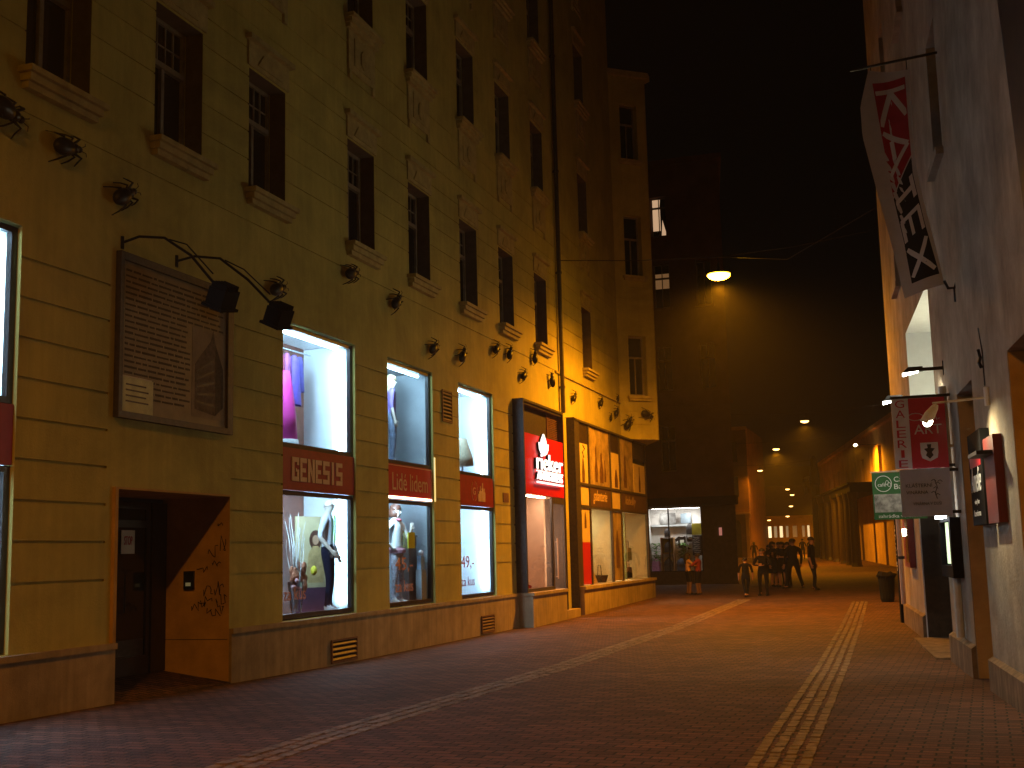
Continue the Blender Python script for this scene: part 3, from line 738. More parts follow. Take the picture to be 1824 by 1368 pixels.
def figure(name,label,cat,loc,rz,h=1.75,look=None,pose=None,group=None,scale_w=1.0,hair='short',skirt=None,extras=None,face=True):
    """one continuous skinned body; clothes are regions of it, hair and skirts are children"""
    look=look or {}
    P={'pelvis':(0,0,.96),'waist':(0,.0,1.10),'chest':(0,.0,1.29),'neckb':(0,-.01,1.46),'neck':(0,.0,1.53),'jaw':(0,.02,1.585),'head':(0,.012,1.66),'crown':(0,.0,1.725),
       'nose':(0,.115,1.625)}
    Rd={'pelvis':(.15,.105),'waist':(.125,.09),'chest':(.155,.105),'neckb':(.10,.075),'neck':.052,'jaw':(.058,.066),'head':(.076,.092),'crown':(.05,.06),'nose':.012}
    E=[('pelvis','waist'),('waist','chest'),('chest','neckb'),('neckb','neck'),('neck','jaw'),('jaw','head'),('head','crown'),('jaw','nose')]
    for s,k in ((-1,'l'),(1,'r')):
        d={'sh'+k:(s*.185,-.01,1.41),'el'+k:(s*.245,-.03,1.13),'wr'+k:(s*.25,.03,.89),'pa'+k:(s*.25,.045,.82),
           'hip'+k:(s*.095,0,.90),'kn'+k:(s*.105,.025,.50),'an'+k:(s*.11,-.015,.085),'he'+k:(s*.11,-.05,.045),'to'+k:(s*.125,.15,.035),'ear'+k:(s*.088,.0,1.63)}
        P.update(d)
        Rd.update({'sh'+k:.062,'el'+k:.042,'wr'+k:.028,'pa'+k:(.034,.022),'hip'+k:.092,'kn'+k:.058,'an'+k:.040,'he'+k:.034,'to'+k:.030,'ear'+k:.012})
        E+=[('neckb','sh'+k),('sh'+k,'el'+k),('el'+k,'wr'+k),('wr'+k,'pa'+k),('pelvis','hip'+k),('hip'+k,'kn'+k),('kn'+k,'an'+k),('an'+k,'he'+k),('an'+k,'to'+k),('head','ear'+k)]
    if pose: P.update(pose)
    P={n:Vector(p) for n,p in P.items()}
    for s,k in ((-1,'l'),(1,'r')):
        wr,pa=P['wr'+k],P['pa'+k]; dr=(pa-wr).normalized(); sd=Vector((0,1,0)) if abs(dr.y)<.7 else Vector((0,0,1))
        sd=(sd-dr*sd.dot(dr)).normalized(); nn=dr.cross(sd)*s
        for i,(o_,l) in enumerate(((-.027,.062),(-.009,.076),(.010,.080),(.028,.072))):
            a=pa+sd*o_+dr*.03; P['f%d%s'%(i,k)]=a+dr*l*.55; P['g%d%s'%(i,k)]=a+dr*l*.9-nn*.018
            Rd['f%d%s'%(i,k)]=.0085; Rd['g%d%s'%(i,k)]=.0075; E+=[('pa'+k,'f%d%s'%(i,k)),('f%d%s'%(i,k),'g%d%s'%(i,k))]
        P['t'+k]=pa+sd*.05-dr*.005; P['u'+k]=pa+sd*.06+dr*.035; Rd['t'+k]=.010; Rd['u'+k]=.009; E+=[('pa'+k,'t'+k),('t'+k,'u'+k)]
    root=thing(name,label,cat,loc,0,group,local=True); root.rotation_euler=(0,0,rz); kw=1.24 if cat=='person' else 1.0; root.scale=(h/1.75*scale_w*kw,h/1.75*scale_w*kw,h/1.75)
    me=skin_mesh(P,E,Rd,'pelvis',1)
    mats=[look.get('skin',MT['skin']),look.get('top',MT['cloth_dark']),look.get('leg',MT['cloth_dark']),look.get('shoe',MT['black'])]
    for m in mats: me.materials.append(m)
    slv=look.get('sleeve',.6); lg=look.get('leglen',1.0)
    bones=[(a,b) for a,b in E if a[0] not in 'fgtu' or a in('torso',)]
    def region(a,b,t):
        if a in('neckb',) and b=='neck': return 1 if t<.35 else 0
        if a in('neck','jaw','head'): return 0
        if a in('pelvis',): return 2 if (b!='waist' or t<.45) else 1
        if a in('waist','chest'): return 1
        if a=='neckb': return 1
        if a[:2]=='sh': return 1 if t<slv*1.8 else 0
        if a[:2]=='el': return 1 if slv>.9 else 0
        if a[:2] in('wr','pa') or a[0]=='f': return 0
        if a[:3]=='hip': return 2 if t<lg*2 else 0
        if a[:2]=='kn': return 2 if t<(lg-.5)*2-.05 else 0
        if a[:2]=='an': return 3
        return 0
    eb=[(P[a],P[b],a,b) for a,b in E]
    for p in me.polygons:
        c=p.center; best=min(((seg_t(c,A,B)[1]-.5*(Rd[a][0] if isinstance(Rd[a],tuple) else Rd[a]),a,b,seg_t(c,A,B)[0]) for A,B,a,b in eb),key=lambda q:q[0])
        p.material_index=region(best[1],best[2],best[3]); p.use_smooth=True
    me.name='body'
    body=bpy.data.objects.new('body',me); COL.objects.link(body); body.parent=root; body['_w']=[0,0,0]
    H=P['head']; hm=look.get('hair',MT['darkhair'])
    if hair!='none':
        b=MB()
        if hair=='short': b.ell((H.x,H.y-.018,H.z+.028),.090,.100,.088,12,8,-.25,1)
        elif hair=='bob':
            b.ell((H.x,H.y-.02,H.z+.02),.102,.108,.100,12,8,-.1,1); b.add([],[])
            b.lathe((H.x,H.y-.045,H.z-.13),[(.094,0),(.104,.06),(.100,.15)],12)
        elif hair=='long':
            b.ell((H.x,H.y-.02,H.z+.02),.100,.108,.100,12,8,-.1,1)
            b.lathe((H.x,H.y-.062,H.z-.36),[(.05,0),(.085,.1),(.098,.24),(.092,.37)],12)
        elif hair=='bun': b.ell((H.x,H.y-.02,H.z+.02),.092,.102,.09,12,8,-.2,1); b.ell((H.x,H.y-.06,H.z+.12),.035,.035,.035,8,6)
        b.build('hair',hm,root,smooth=True)
    if face:
        b=MB()
        for s in (-1,1): b.ell((H.x+s*.030,H.y+.083,H.z-.012),.012,.006,.006,8,4)
        for s in (-1,1): b.box(H.x+s*.030-.016,H.x+s*.030+.016,H.y+.083,H.y+.088,H.z+.008,H.z+.012)
        b.box(H.x-.018,H.x+.018,H.y+.078,H.y+.086,H.z-.083,H.z-.075)
        b.build('face_features',MT['darkhair'],root)
    if skirt:
        z0,z1,r0,r1,m=skirt
        b=MB(); n=20; vs=[]
        for i,(z,r) in enumerate(((z1,r1),((z0+z1)/2,(r0+r1)/2*1.02),(z0,r0))):
            for j in range(n):
                t=2*math.pi*j/n; rr=r*(1+.05*math.sin(t*5)*i/2); vs.append((rr*math.cos(t),rr*.78*math.sin(t),z))
        b.add(vs,[(i*n+j,i*n+(j+1)%n,(i+1)*n+(j+1)%n,(i+1)*n+j) for i in range(2) for j in range(n)])
        b.build('skirt',m,root,smooth=True)
    if extras: extras(root,P)
    return root

# ------------------------------------------------------------------ people in the street
def man_l(dx): return None
figure('person','person in a peach top, left one of the pair hugging before the lit bag shop','person',(1.33,44.1,g(44)),R(-60),1.50,
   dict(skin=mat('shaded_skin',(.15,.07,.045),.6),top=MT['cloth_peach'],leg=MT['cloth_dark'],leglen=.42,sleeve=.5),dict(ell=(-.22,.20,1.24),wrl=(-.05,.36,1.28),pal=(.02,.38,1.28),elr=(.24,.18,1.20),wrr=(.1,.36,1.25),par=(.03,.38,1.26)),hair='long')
figure('person','person in a dark red top, right one of the pair hugging before the bag shop','person',(1.68,44.15,g(44)),R(75),1.48,
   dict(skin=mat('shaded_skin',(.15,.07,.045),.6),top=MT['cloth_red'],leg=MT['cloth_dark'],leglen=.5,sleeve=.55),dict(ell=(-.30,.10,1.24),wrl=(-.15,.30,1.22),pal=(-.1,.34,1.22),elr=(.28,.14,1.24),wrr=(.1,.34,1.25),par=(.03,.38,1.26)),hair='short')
figure('person','child in dark clothes walking alone, the leftmost dark figure on the open paving','person',(3.72,41.6,g(41.6)),R(10),1.32,
   dict(top=MT['cloth_dark'],leg=MT['cloth_navy'],leglen=.95,sleeve=.6),dict(anl=(-.03,-.08,.1),hel=(-.03,-.12,.06),tol=(-.04,.07,.035),anr=(.03,.10,.085),her=(.03,.06,.045),tor=(.04,.24,.035),knl=(-.07,.03,.5),knr=(.07,.08,.5)),hair='short')
figure('person','woman in a dark long-sleeved top with folded arms, standing beside the walking child','person',(4.22,42.3,g(42.3)),R(170),1.60,
   dict(top=MT['cloth_dark'],leg=MT['cloth_dark'],leglen=.98,sleeve=1),dict(ell=(-.26,.08,1.16),wrl=(-.06,.20,1.18),pal=(.02,.2,1.19),elr=(.26,.08,1.16),wrr=(.06,.22,1.14),par=(-.02,.22,1.14)),hair='long')
figure('person','woman in a dark knee-length dress at the left edge of the chatting group','person',(3.62,51.3,g(51)),R(-120),1.86,
   dict(top=MT['cloth_navy'],leg=MT['skin'],leglen=.9,sleeve=.3),None,hair='bob',skirt=(.55,1.15,.23,.14,MT['cloth_navy']))
figure('person','woman in a dark top and short skirt in the middle of the chatting group','person',(4.05,50.6,g(50)),R(150),1.84,
   dict(top=MT['cloth_dark'],leg=MT['skin'],sleeve=.5),dict(elr=(.27,.1,1.18),wrr=(.16,.26,1.25),par=(.13,.3,1.3)),hair='bob',skirt=(.62,1.1,.21,.14,MT['cloth_dark']))
figure('person','broad person in dark trousers with legs apart at the right of the chatting group','person',(4.62,49.2,g(49)),R(35),1.95,
   dict(top=MT['cloth_dark'],leg=MT['cloth_dark'],sleeve=1),dict(knl=(-.17,.02,.5),anl=(-.25,-.01,.085),hel=(-.25,-.05,.045),tol=(-.3,.12,.035),knr=(.17,.02,.5),anr=(.25,-.01,.085),her=(.25,-.05,.045),tor=(.3,.12,.035)),scale_w=1.08)
figure('person','person bending close behind the chatting group, mostly hidden by them','person',(4.36,49.9,g(49)),R(120),1.82,
   dict(top=MT['cloth_navy'],leg=MT['cloth_dark'],sleeve=.6),dict(ell=(-.3,.1,1.2),wrl=(-.2,.3,1.2),pal=(-.18,.36,1.2)),hair='long')
figure('person','tall thin person in dark clothes standing alone to the right of the chatting group','person',(5.52,47.0,g(47)),R(-100),1.98,
   dict(top=MT['cloth_dark'],leg=MT['cloth_navy'],sleeve=.6),dict(knr=(.1,.09,.5),anr=(.1,.06,.085),her=(.1,.02,.045),tor=(.12,.22,.035)),scale_w=.92,hair='short')
figure('person','dark figure in trousers standing behind the two women of the chatting group','person',(3.55,54.5,g(54)),R(170),1.86,dict(sleeve=1),None,face=False)
figure('person','dark long-haired figure half hidden just left of the chatting group','person',(2.95,56.0,g(56)),R(200),1.75,dict(sleeve=1,top=MT['cloth_navy']),None,face=False,hair='long')
figure('person','left one of two small dark figures far down the street before the lit arcade','person',(.0,109,g(109)),R(30),1.75,dict(),None,face=False)
figure('person','right one of two small dark figures far down the street before the lit arcade','person',(.62,109.6,g(109.6)),R(-20),1.70,dict(top=MT['cloth_navy']),None,face=False,hair='long')
figure('person','small dark figure at the far left end of the street, beside the lit arcade windows','person',(-3.6,104,g(104)),R(10),1.65,dict(),None,face=False,hair='bob')

# ------------------------------------------------------------------ mannequins and goods in the windows
def tie(root,P):
    b=MB(); b.prism([(-.018,0),(.018,0),(.034,-.34),(0,-.40),(-.034,-.34)],(0,.112,1.47),(1,0,0),(0,.02,1),(0,.012,0)); b.ell((0,.108,1.47),.022,.014,.02,8,4)
    b.build('tie',mat('lime_tie',(.25,.65,.08),.6,var=.05),root)
    b=MB(); b.lathe((0,-.005,1.475),[(.072,0),(.060,.05)],14); b.build('collar',MT['shirt'],root)
figure('mannequin','bald pale mannequin in a light shirt, lime green tie and dark trousers','mannequin',(-.30,18.62,.705),R(-78),1.92,
   dict(skin=MT['manskin'],top=MT['shirt'],leg=MT['cloth_navy'],shoe=MT['cloth_white'],sleeve=.55),dict(ell=(-.29,-.02,1.14),wrl=(-.30,.08,.90),pal=(-.30,.1,.83),elr=(.30,-.05,1.15),wrr=(.24,.12,.95),par=(.22,.16,.90),knr=(.13,.06,.5),anr=(.14,.02,.085),her=(.14,-.02,.045),tor=(.16,.18,.035)),hair='none',extras=tie)
def bagshirt(root,P):
    b=MB(); b.box(-.30,-.05,.20,.215,.98,1.26); b.build('yellow_bag',mat('yellow_green_bag',(.50,.52,.03),.6,var=.1),root)
    b=MB(); b.lathe((0,-.0,1.45),[(.085,0),(.11,.03),(.08,.06)],12); b.build('scarf',mat('pink_scarf',(.55,.12,.15),.8,var=.3,scale=25),root)
    b=MB(); b.lathe((0,.0,.90),[(.165,0),(.172,.05),(.160,.09)],16); b.build('belt',mat('pink_belt',(.45,.2,.24),.8),root)
figure('mannequin','mannequin with a brown bob, short white jacket and patterned trousers holding a yellow bag','mannequin',(-.28,21.46,.705),R(-95),1.90,
   dict(skin=MT['manskin'],top=MT['cloth_white'],leg=MT['trousers'],shoe=MT['manskin'],sleeve=.35,hair=MT['brownhair']),dict(elr=(.34,-.08,1.20),wrr=(.20,.0,1.02),par=(.16,.03,.97),ell=(-.26,.1,1.15),wrl=(-.18,.2,1.28),pal=(-.16,.22,1.34)),hair='bob',extras=bagshirt)
figure('mannequin','mannequin with long blond hair and a violet top in an upper window','mannequin',(-.4,21.58,3.375),R(-60),1.78,
   dict(skin=MT['manskin'],top=mat('violet_top',(.18,.12,.35),.8,var=.2),leg=mat('denim',(.20,.24,.33),.8,var=.3,scale=15),shoe=MT['manskin'],sleeve=.7,hair=MT['blondhair']),None,hair='long')
def branches():
    o=thing('branch_vase','clear glass vase of twisted white branches and brown leaves beside the pale mannequin','vase',(-.35,17.6,.705))
    b=MB(); b.lathe((-.35,17.60,.705),[(.07,0),(.08,.02),(.11,.3),(.15,.55)],14); b.build('vase',glass('vase_glass',(.75,.85,.95),.3),o)
    b=MB(); random.seed(12)
    for k in range(15):
        a=random.uniform(-2.4,2.4); sp=random.uniform(.08,.36); p=[]; ph=random.uniform(0,6); hh=random.uniform(1.1,1.6)
        for i in range(10):
            t=i/9; p.append((-.35+.35*sp*math.sin(a)*t+.03*math.sin(ph+t*11),17.60+sp*1.0*math.cos(a)*t+.035*math.sin(ph+2+t*13),.78+hh*t))
        b.tube(p,[.011-.007*i/9 for i in range(10)],5)
    b.build('branches',MT['cloth_white'],o)
    b=MB()
    for k in range(16):
        c=Vector((-.32+random.uniform(-.06,.1),17.63+random.uniform(-.28,.32),1.35+random.uniform(-.18,.15)))
        b.ell(c,.03,.07,.09,8,4)
    b.build('leaves',mat('rust_leaf',(.40,.15,.08),.7,var=.2),o)
    b=MB(); b.ell((-.25,18.02,1.42),.05,.07,.08,8,6); b.build('yellow_flower',mat('yellow_petal',(.75,.65,.05),.6),o)
    b=MB()
    for k in range(7):
        b.ell((-.3+random.uniform(-.04,.06),17.40+random.uniform(-.1,.14),1.2+random.uniform(-.1,.14)),.03,.06,.04,8,4)
    b.build('pink_leaves',mat('pink_leaf',(.6,.32,.32),.7),o)
branches()
o=thing('poster_panel','tall yellowish poster of a long-haired woman standing behind the vase of branches','poster',(-.5,18.6,.71))
T=Matrix.Translation((-.55,18.55,.71))@Matrix.Rotation(R(-35),4,'Z')
MB(T).box(-.01,.01,-.33,.33,.0,1.62).build('board',mat('poster_paper',(.62,.52,.30),.7,var=.1,scale=3),o)
b=MB(T); b.prism([(-.15,0),(.15,0),(.17,.2),(.12,.5),(.05,.62),(-.05,.62),(-.13,.5),(-.17,.2)],(.0105,.05,.5),(0,1,0),UPV,(.002,0,0)); b.build('printed_dress',mat('print_dress',(.6,.42,.18),.7,var=.2,scale=12),o)
b=MB(T); b.prism([(.12*math.cos(t*.5),.17*math.sin(t*.5)) for t in range(13)],(.0105,.05,1.22),(0,1,0),UPV,(.001,0,0)); b.build('printed_hair',MT['brownhair'],o)
b=MB(T); b.prism([(.062*math.cos(t*.5),.085*math.sin(t*.5)) for t in range(13)],(.0118,.05,1.22),(0,1,0),UPV,(.001,0,0)); b.build('printed_face',mat('print_face',(.55,.33,.2),.7),o)
MB(T).box(.0105,.012,-.33,.33,.0,.42).build('printed_band',mat('print_band',(.10,.04,.08),.7),o)
def hung(y0,cols,z,lab):
    o=thing('hanging_clothes',lab,'clothes',(-.6,y0,z))
    b=MB(); b.tube([(-.6,y0-.5,z),(-.6,y0+.95,z+.02)],.012,6); b.build('rail',MT['grey'],o)
    for i,(dy,c,ln,wd) in enumerate(cols):
        y=y0+dy; b=MB()
        n=12; vs=[]
        for (zz_,r) in ((0,.05),(-.08,wd*.8),(-ln*.5,wd),(-ln,wd*1.25)):
            for j in range(n):
                t=2*math.pi*j/n; k=1+.18*math.sin(3*t+i); vs.append((-.6+.5*r*k*math.sin(t),y+r*k*math.cos(t),z-.06+zz_))
        b.add(vs,[(a*n+j,a*n+(j+1)%n,(a+1)*n+(j+1)%n,(a+1)*n+j) for a in range(3) for j in range(n)])
        b.build('garment',mat('garment',c,.8,var=.2,scale=15),o,smooth=True)
hung(17.65,[(-.15,(.30,.05,.10),.9,.13),(.10,(.35,.10,.30),1.0,.12),(.35,(.16,.10,.55),.85,.16),(.55,(.10,.08,.35),.6,.1)],5.10,'violet and dark red garments on a rail at the top of the brown-backed upper window')
o=thing('pink_skirt','bright pink skirt with a white hem hanging at the left of the brown-backed upper window','clothes',(-.55,17.6,3.5))
b=MB(); b.lathe((-.55,17.55,3.55),[(.22,0),(.20,.4),(.14,.9),(.09,1.15)],14); b.build('skirt',mat('hot_pink',(.75,.05,.35),.7,var=.08),o,smooth=True)
b=MB(); b.lathe((-.55,17.55,3.40),[(.26,0),(.23,.16)],14); b.build('hem',MT['cloth_white'],o,smooth=True)
o=thing('skirt_stand','cream skirt on a stand in the upper window above the round emblem','clothes',(-.35,25.4,3.375))
b=MB(); b.lathe((-.35,25.35,3.6),[(.26,0),(.24,.2),(.14,.5),(.11,.62)],14); b.build('skirt',mat('cream_skirt',(.55,.45,.30),.8,var=.2,scale=20),o,smooth=True)
b=MB(); b.tube([(-.35,25.35,3.375),(-.35,25.35,3.6)],.02,6); b.lathe((-.35,25.35,3.372),[(.14,0),(.14,.02)],12); b.build('stand',MT['grey'],o)
o=thing('display_plinth','grey-brown display column behind the bob-haired mannequin','plinth',(-.75,22.2,.71))
b=MB(); b.box(-.55,-.3,22.1,22.5,.71,2.0); b.box(-.57,-.28,22.08,22.52,2.002,2.03); b.build('column',mat('taupe_column',(.24,.19,.17),.8,var=.1),o)
o=thing('cosmetic_bottle','small pale blue bottle with a white round cap near the display column','bottle',(-.35,22.3,1.2))
b=MB(); b.box(-.20,-.12,22.3,22.48,1.35,1.62); b.build('bottle',mat('pale_blue',(.4,.6,.8),.3),o)
b=MB(); b.ell((-.16,22.39,1.68),.05,.08,.06,10,6); b.build('cap',MT['white'],o)
b=MB(); b.box(-.22,-.1,22.27,22.52,.71,1.345); b.build('stand',MT['grey'],o)
o=thing('red_shoe','red shoe on the sill inside the narrow portal window','shoe',(.05,28.3,.77))
b=MB(); b.prism([(0,0),(.55,0),(.6,.05),(.35,.09),(.12,.16),(0,.15)],(.12,28.25,.765),(0,1,0),UPV,(-.1,0,0)); b.build('shoe',MT['red'],o)
MB().box(.02,.12,28.3,28.75,.93,.95).build('tongue',MT['white'],o)
# second shop: handbags, lampshade, basket, cloth
def handbag(x,y,z,s,c,lab):
    o=thing('handbag',lab,'handbag',(x,y,z))
    b=MB(); b.prism([(-s*.5,0),(s*.5,0),(s*.42,s*.6),(-s*.42,s*.6)],(x,y,z),(0,1,0),UPV,(-.14,0,0)); b.build('bag',c,o)
    b=MB(); b.tube([(x-.07,y-s*.25,z+s*.6),(x-.07,y-s*.2,z+s*.95),(x-.07,y+s*.2,z+s*.95),(x-.07,y+s*.25,z+s*.6)],.015,5); b.build('handle',MT['dwood'],o)
handbag(-.35,36.3,1.3,.6,MT['cloth_dark'],'dark handbag on the upper rack of the yellow-lit shop window')
handbag(-.35,35.5,1.3,.5,MT['dwood'],'brown handbag left of the dark one on the rack of the yellow-lit shop window')
handbag(-.1,40.9,1.3,.7,mat('olive_bag',(.35,.36,.20),.6),'olive green handbag beside the green curtain')
handbag(-.1,40.9,.71,.6,MT['cloth_dark'],'black handbag on the sill below the olive green one')
o=thing('display_rack','thin metal rack carrying the handbags behind the yellow-lit glass','rack',(-.5,35.8,.7))
b=MB()
for z in (1.28,1.72,2.12): b.tube([(-.5,34.8,z),(-.5,36.8,z)],.015,5)
for y in (34.8,35.8,36.8): b.tube([(-.5,y,.7),(-.5,y,2.14)],.015,5)
b.build('rack_frame',MT['metal'],o)
o=thing('paper_star','white paper star with a red ball hanging in the yellow-lit shop window','decoration',(-.2,35.0,2.3))
b=MB(); 
for k in range(5):
    a=k*2*math.pi/5; b.add([(-.2+.12,35.0,2.35),(-.2,35+.42*math.cos(a),2.35+.42*math.sin(a)),(-.2,35+.2*math.cos(a+.63),2.35+.2*math.sin(a+.63)),(-.2,35+.2*math.cos(a-.63),2.35+.2*math.sin(a-.63))],[(0,1,2),(0,1,3)])
b.build('star',MT['white'],o)
MB().ell((-.1,35.15,2.02),.12,.12,.12,12,8).build('ball',MT['red'],o,smooth=True)
MB().tube([(-.2,35,2.75),(-.2,35,2.93)],.006,4).build('thread',MT['metal'],o)
o=thing('draped_cloth','cream cloth draped over a table in the yellow-lit shop window','cloth',(-.2,35.2,.7))
b=MB(); b.lathe((-.3,35.2,.69),[(.5,0),(.40,.25),(.33,.50),(.32,.52)],14); b.build('cloth',MT['cream'],o,smooth=False)
o=thing('wicker_basket','small wicker basket on the sill of the yellow-lit shop window','basket',(.0,36.2,.7))
b=MB(); b.lathe((.0,36.2,.69),[(.2,0),(.27,.2),(.28,.22)],12); b.build('basket',MT['dwood'],o)
b=MB(); b.tube([(.0,35.95,.9),(.0,36.05,1.2),(.0,36.35,1.2),(.0,36.45,.9)],.012,5); b.build('handle',MT['dwood'],o)

# ------------------------------------------------------------------ beetle sculptures
bt=thing('beetle_sculpture','x','sculpture',group='metal beetle sculptures crawling over the green facade',local=True)
bm_=mat('beetle_shell',(.022,.018,.016),.35,metal=.3,var=.3)
b=MB(); b.ell((.13,0,-.07),.10,.13,.20,12,8); b.ell((.14,0,.13),.06,.075,.07,10,6); b.build('body',bm_,bt,smooth=True)
b=MB(); b.ell((.14,0,.225),.045,.05,.05,10,6); b.build('head',bm_,bt,smooth=True)
b=MB(); 
for s in (-1,1): b.tube([(.15,s*.02,.25),(.18,s*.05,.31),(.15,s*.09,.35)],.006,4)
b.build('antennae',bm_,bt)
for s in (-1,1):
    for k,(z,zz_) in enumerate(((.13,.28),(.05,.02),(-.05,-.30))):
        MB().tube([(.12,s*.06,z),(.17,s*.13,z+(zz_-z)*.35+.03),(.09,s*.18,z+(zz_-z)*.6),(.0,s*.21,z+(zz_-z)*.7+(.03 if k<1 else -.04))],[.022,.018,.013,.008],5).build('leg',bm_,bt)
BT=[(10.2,6.52,100,1.15,'largest and leftmost beetle, at the picture edge below the first upper window'),
(11.22,6.43,80,1.05,'second beetle from the left, below the leftmost window sill'),
(12.31,6.16,60,1.05,'beetle above the upper left corner of the information board'),
(16.17,5.76,70,1.0,'beetle crouching just above the second curved-arm floodlight'),
(18.79,6.57,75,1.0,'beetle high up between the second and third lit shop windows, under a window sill'),
(20.74,6.45,50,1.0,'beetle above the upper window with the blond mannequin'),
(22.62,5.84,60,.95,'left one of two beetles close together above the small louvred vent'),
(24.31,5.95,40,.95,'right one of two beetles close together above the small louvred vent'),
(26.62,6.45,55,.9,'left one of two beetles side by side above the corner of the round-emblem window'),
(27.64,6.50,35,.9,'right one of two beetles side by side above the corner of the round-emblem window'),
(28.73,6.10,60,.9,'beetle just above the left top corner of the dark portal'),
(29.74,6.72,10,.9,'upright beetle above the dark portal, level with the sill beside the drainpipe'),
(31.27,6.30,-20,.95,'curled beetle directly left of the drainpipe above the red sign'),
(33.59,6.10,50,.85,'first beetle to the right of the drainpipe, alone above the second shop'),
(36.83,6.32,45,.85,'second beetle to the right of the drainpipe'),
(38.22,5.98,20,.6,'tiny beetle left of the bay, lowest of its cluster'),
(38.94,6.22,50,.9,'biggest beetle of the cluster near the foot of the bay'),
(39.3,6.72,30,.6,'small beetle at the inner corner where the bay leaves the wall, highest of its cluster')]
first=True
for (y,z,a,s,lab) in BT:
    o=bt if first else copy_tree(bt); first=False
    s*=.82; o.location=(0,y,z); o.rotation_euler=(R(-a),0,0); o.scale=(s,s,s); o['label']=lab
for (u,z,a,lab) in ((.25,5.95,30,'beetle low on the inner half of the bay face, over the second shop'),(1.0,6.25,110,'horizontal beetle on the outer half of the bay face, rightmost of all')):
    o=copy_tree(bt); o.location=Bp(u,0,z); ang=math.atan2(LBn.y,LBn.x)
    o.rotation_euler=(Matrix.Rotation(ang,3,'Z')@Matrix.Rotation(R(-a),3,'X')).to_euler(); o['label']=lab; o.scale=(.9,.9,.9)

# ================================================================== STREET LAMPS
LAMPS=[((4.5,33.2,9.2),1.0,'large orange street lamp hanging nearest over the street, big glowing lens',True),
((3.45,74.5,9.15),.5,'second orange street lamp from the camera, high over the right half of the street',False),
((-.3,94,9.1),1.1,'third orange street lamp, over the middle of the street',False),
((-4.3,117.5,9.0),.15,'fourth orange street lamp, lowest of the row curving to the left',False),
((-.17,100,6.28),.0,'highest of the small cluster of distant lamps, thin and flat',False),
((-.28,105,6.02),.0,'bright distant lamp just below the highest of the small cluster',False),
((-1.07,112,5.3),.05,'distant lamp in the middle of the small cluster',False),
((-1.99,118,4.55),.0,'lowest distant lamp of the small cluster',False),
((-4.4,124,4.37),.0,'faintest distant lamp, left of the small cluster',False),
((5.2,1.5,9.2),.32,'orange street lamp almost overhead, outside the top of the picture',True)]
for i,(p,e,lab,near) in enumerate(LAMPS):
    small=i>=4 and i<9
    o=thing('street_lamp',lab,'street lamp',p,group='orange street lamps hung on wires over the street')
    k=.55 if small else (.8 if i in(1,2,3) else 1.0)
    x,y,z=p
    b=MB(); b.ell((x,y,z+.05),.33*k,.33*k,.08*k,16,6,0,1); b.lathe((x,y,z+.12*k),[(.06,0),(.03,.24*k)],8); b.build('lamp_housing',MT['metal'],o)
    b=MB(); b.ell((x,y,z+.035),.32*k,.32*k,.15*k,16,6,-1,0); b.build('lens',E_FAR if i in (1,2,3,4,5,6,7,8) else E_SOD,o,smooth=True)
    if near or not small:
        b=MB(); b.tube([(x,y,z+.35*k),(x,y,z+.55)],.015,4)
        xw = 0.0 if i in(0,9) else x-6
        xe = 8.6 if i==0 else (10.9 if i==9 else x+5.5)
        b.tube([(xw,y-.8,z+.72),((x+xw)/2,y-.4,z+.58),(x,y,z+.55),((x+xe)/2,y,z+.62),(xe,y,z+.85)],.012,4); b.build('wire',MT['metal'],o)
    if e>0:
        light('lamp_light','SPOT',(x,y,z-.27*k),SODW*e,SODIUM,o,rad=.09,size=174,blend=1.0)

# ================================================================== RIGHT-HAND BUILDING
RB=thing('old_white_building','old white-plastered building close on the right with a deep lit portal and hanging signs','building')
rh=[(-3.9,-.6,-.3,3.43),(2.1,3.65,-.3,3.52),(6.3,10.9,-.3,5.6)]
rw_=[(3.1,4.15,6.7,8.5),(7.0,8.1,6.7,8.5),(11.3,12.4,6.7,8.5),(3.1,4.15,10.4,12.2),(7.0,8.1,10.4,12.2),(11.3,12.4,10.4,12.2)]
def rd(u,z):
    for a,c,e,f in rh:
        if a<u<c and e<z<f: return None
    for a,c,e,f in rw_:
        if a<u<c and e<z<f: return -.28
    return 0
b=relief(Rr,[-8,16.4]+[x for q in rh+rw_ for x in q[:2]],[-.3,19]+[x for q in rh+rw_ for x in q[2:]],rd)
for a,c,e,f in rh[:2]: reveals(b,Rr,a,c,e,f,0,-.55,False)
b.quad(Rr(16.4,0,-.3),Rr(16.4,-8,-.3),Rr(16.4,-8,19),Rr(16.4,0,19))
b.build('wall',MT['wallR'],RB)
b=MB(); reveals(b,Rr,6.3,10.9,-.3,5.6,0,-.55,False); b.quad(Rr(6.3,-.55,3.6),Rr(10.9,-.55,3.6),Rr(10.9,-.55,5.6),Rr(6.3,-.55,5.6)); b.build('portal_recess',MT['white'],RB)
b=MB(RT)
b.box(6.31,10.89,-.54,-.50,-.3,3.59); b.box(6.32,6.5,-.50,-.44,-.1,3.55); b.box(8.4,8.6,-.50,-.42,-.1,3.55); b.box(10.7,10.88,-.50,-.44,-.1,3.55); b.box(6.31,10.89,-.50,-.40,3.45,3.6)
for z in (.4,1.3,2.2): b.box(6.7,8.2,-.50,-.46,z,z+.7); b.box(8.8,10.5,-.50,-.46,z,z+.7)
d=b.build('door',MT['dwood'],RB)
MB(RT).tube([(8.75,-.40,1.0),(8.75,-.36,1.0),(8.75,-.36,1.2)],.015,5).build('handle',MT['metal'],d)
b=MB(RT); b.box(10.86,10.885,-.48,-.02,-.1,3.3); b.build('jamb_board',MT['dwood'],RB)
b=MB(RT); b.box(2.12,3.63,-.54,-.5,-.3,3.5)
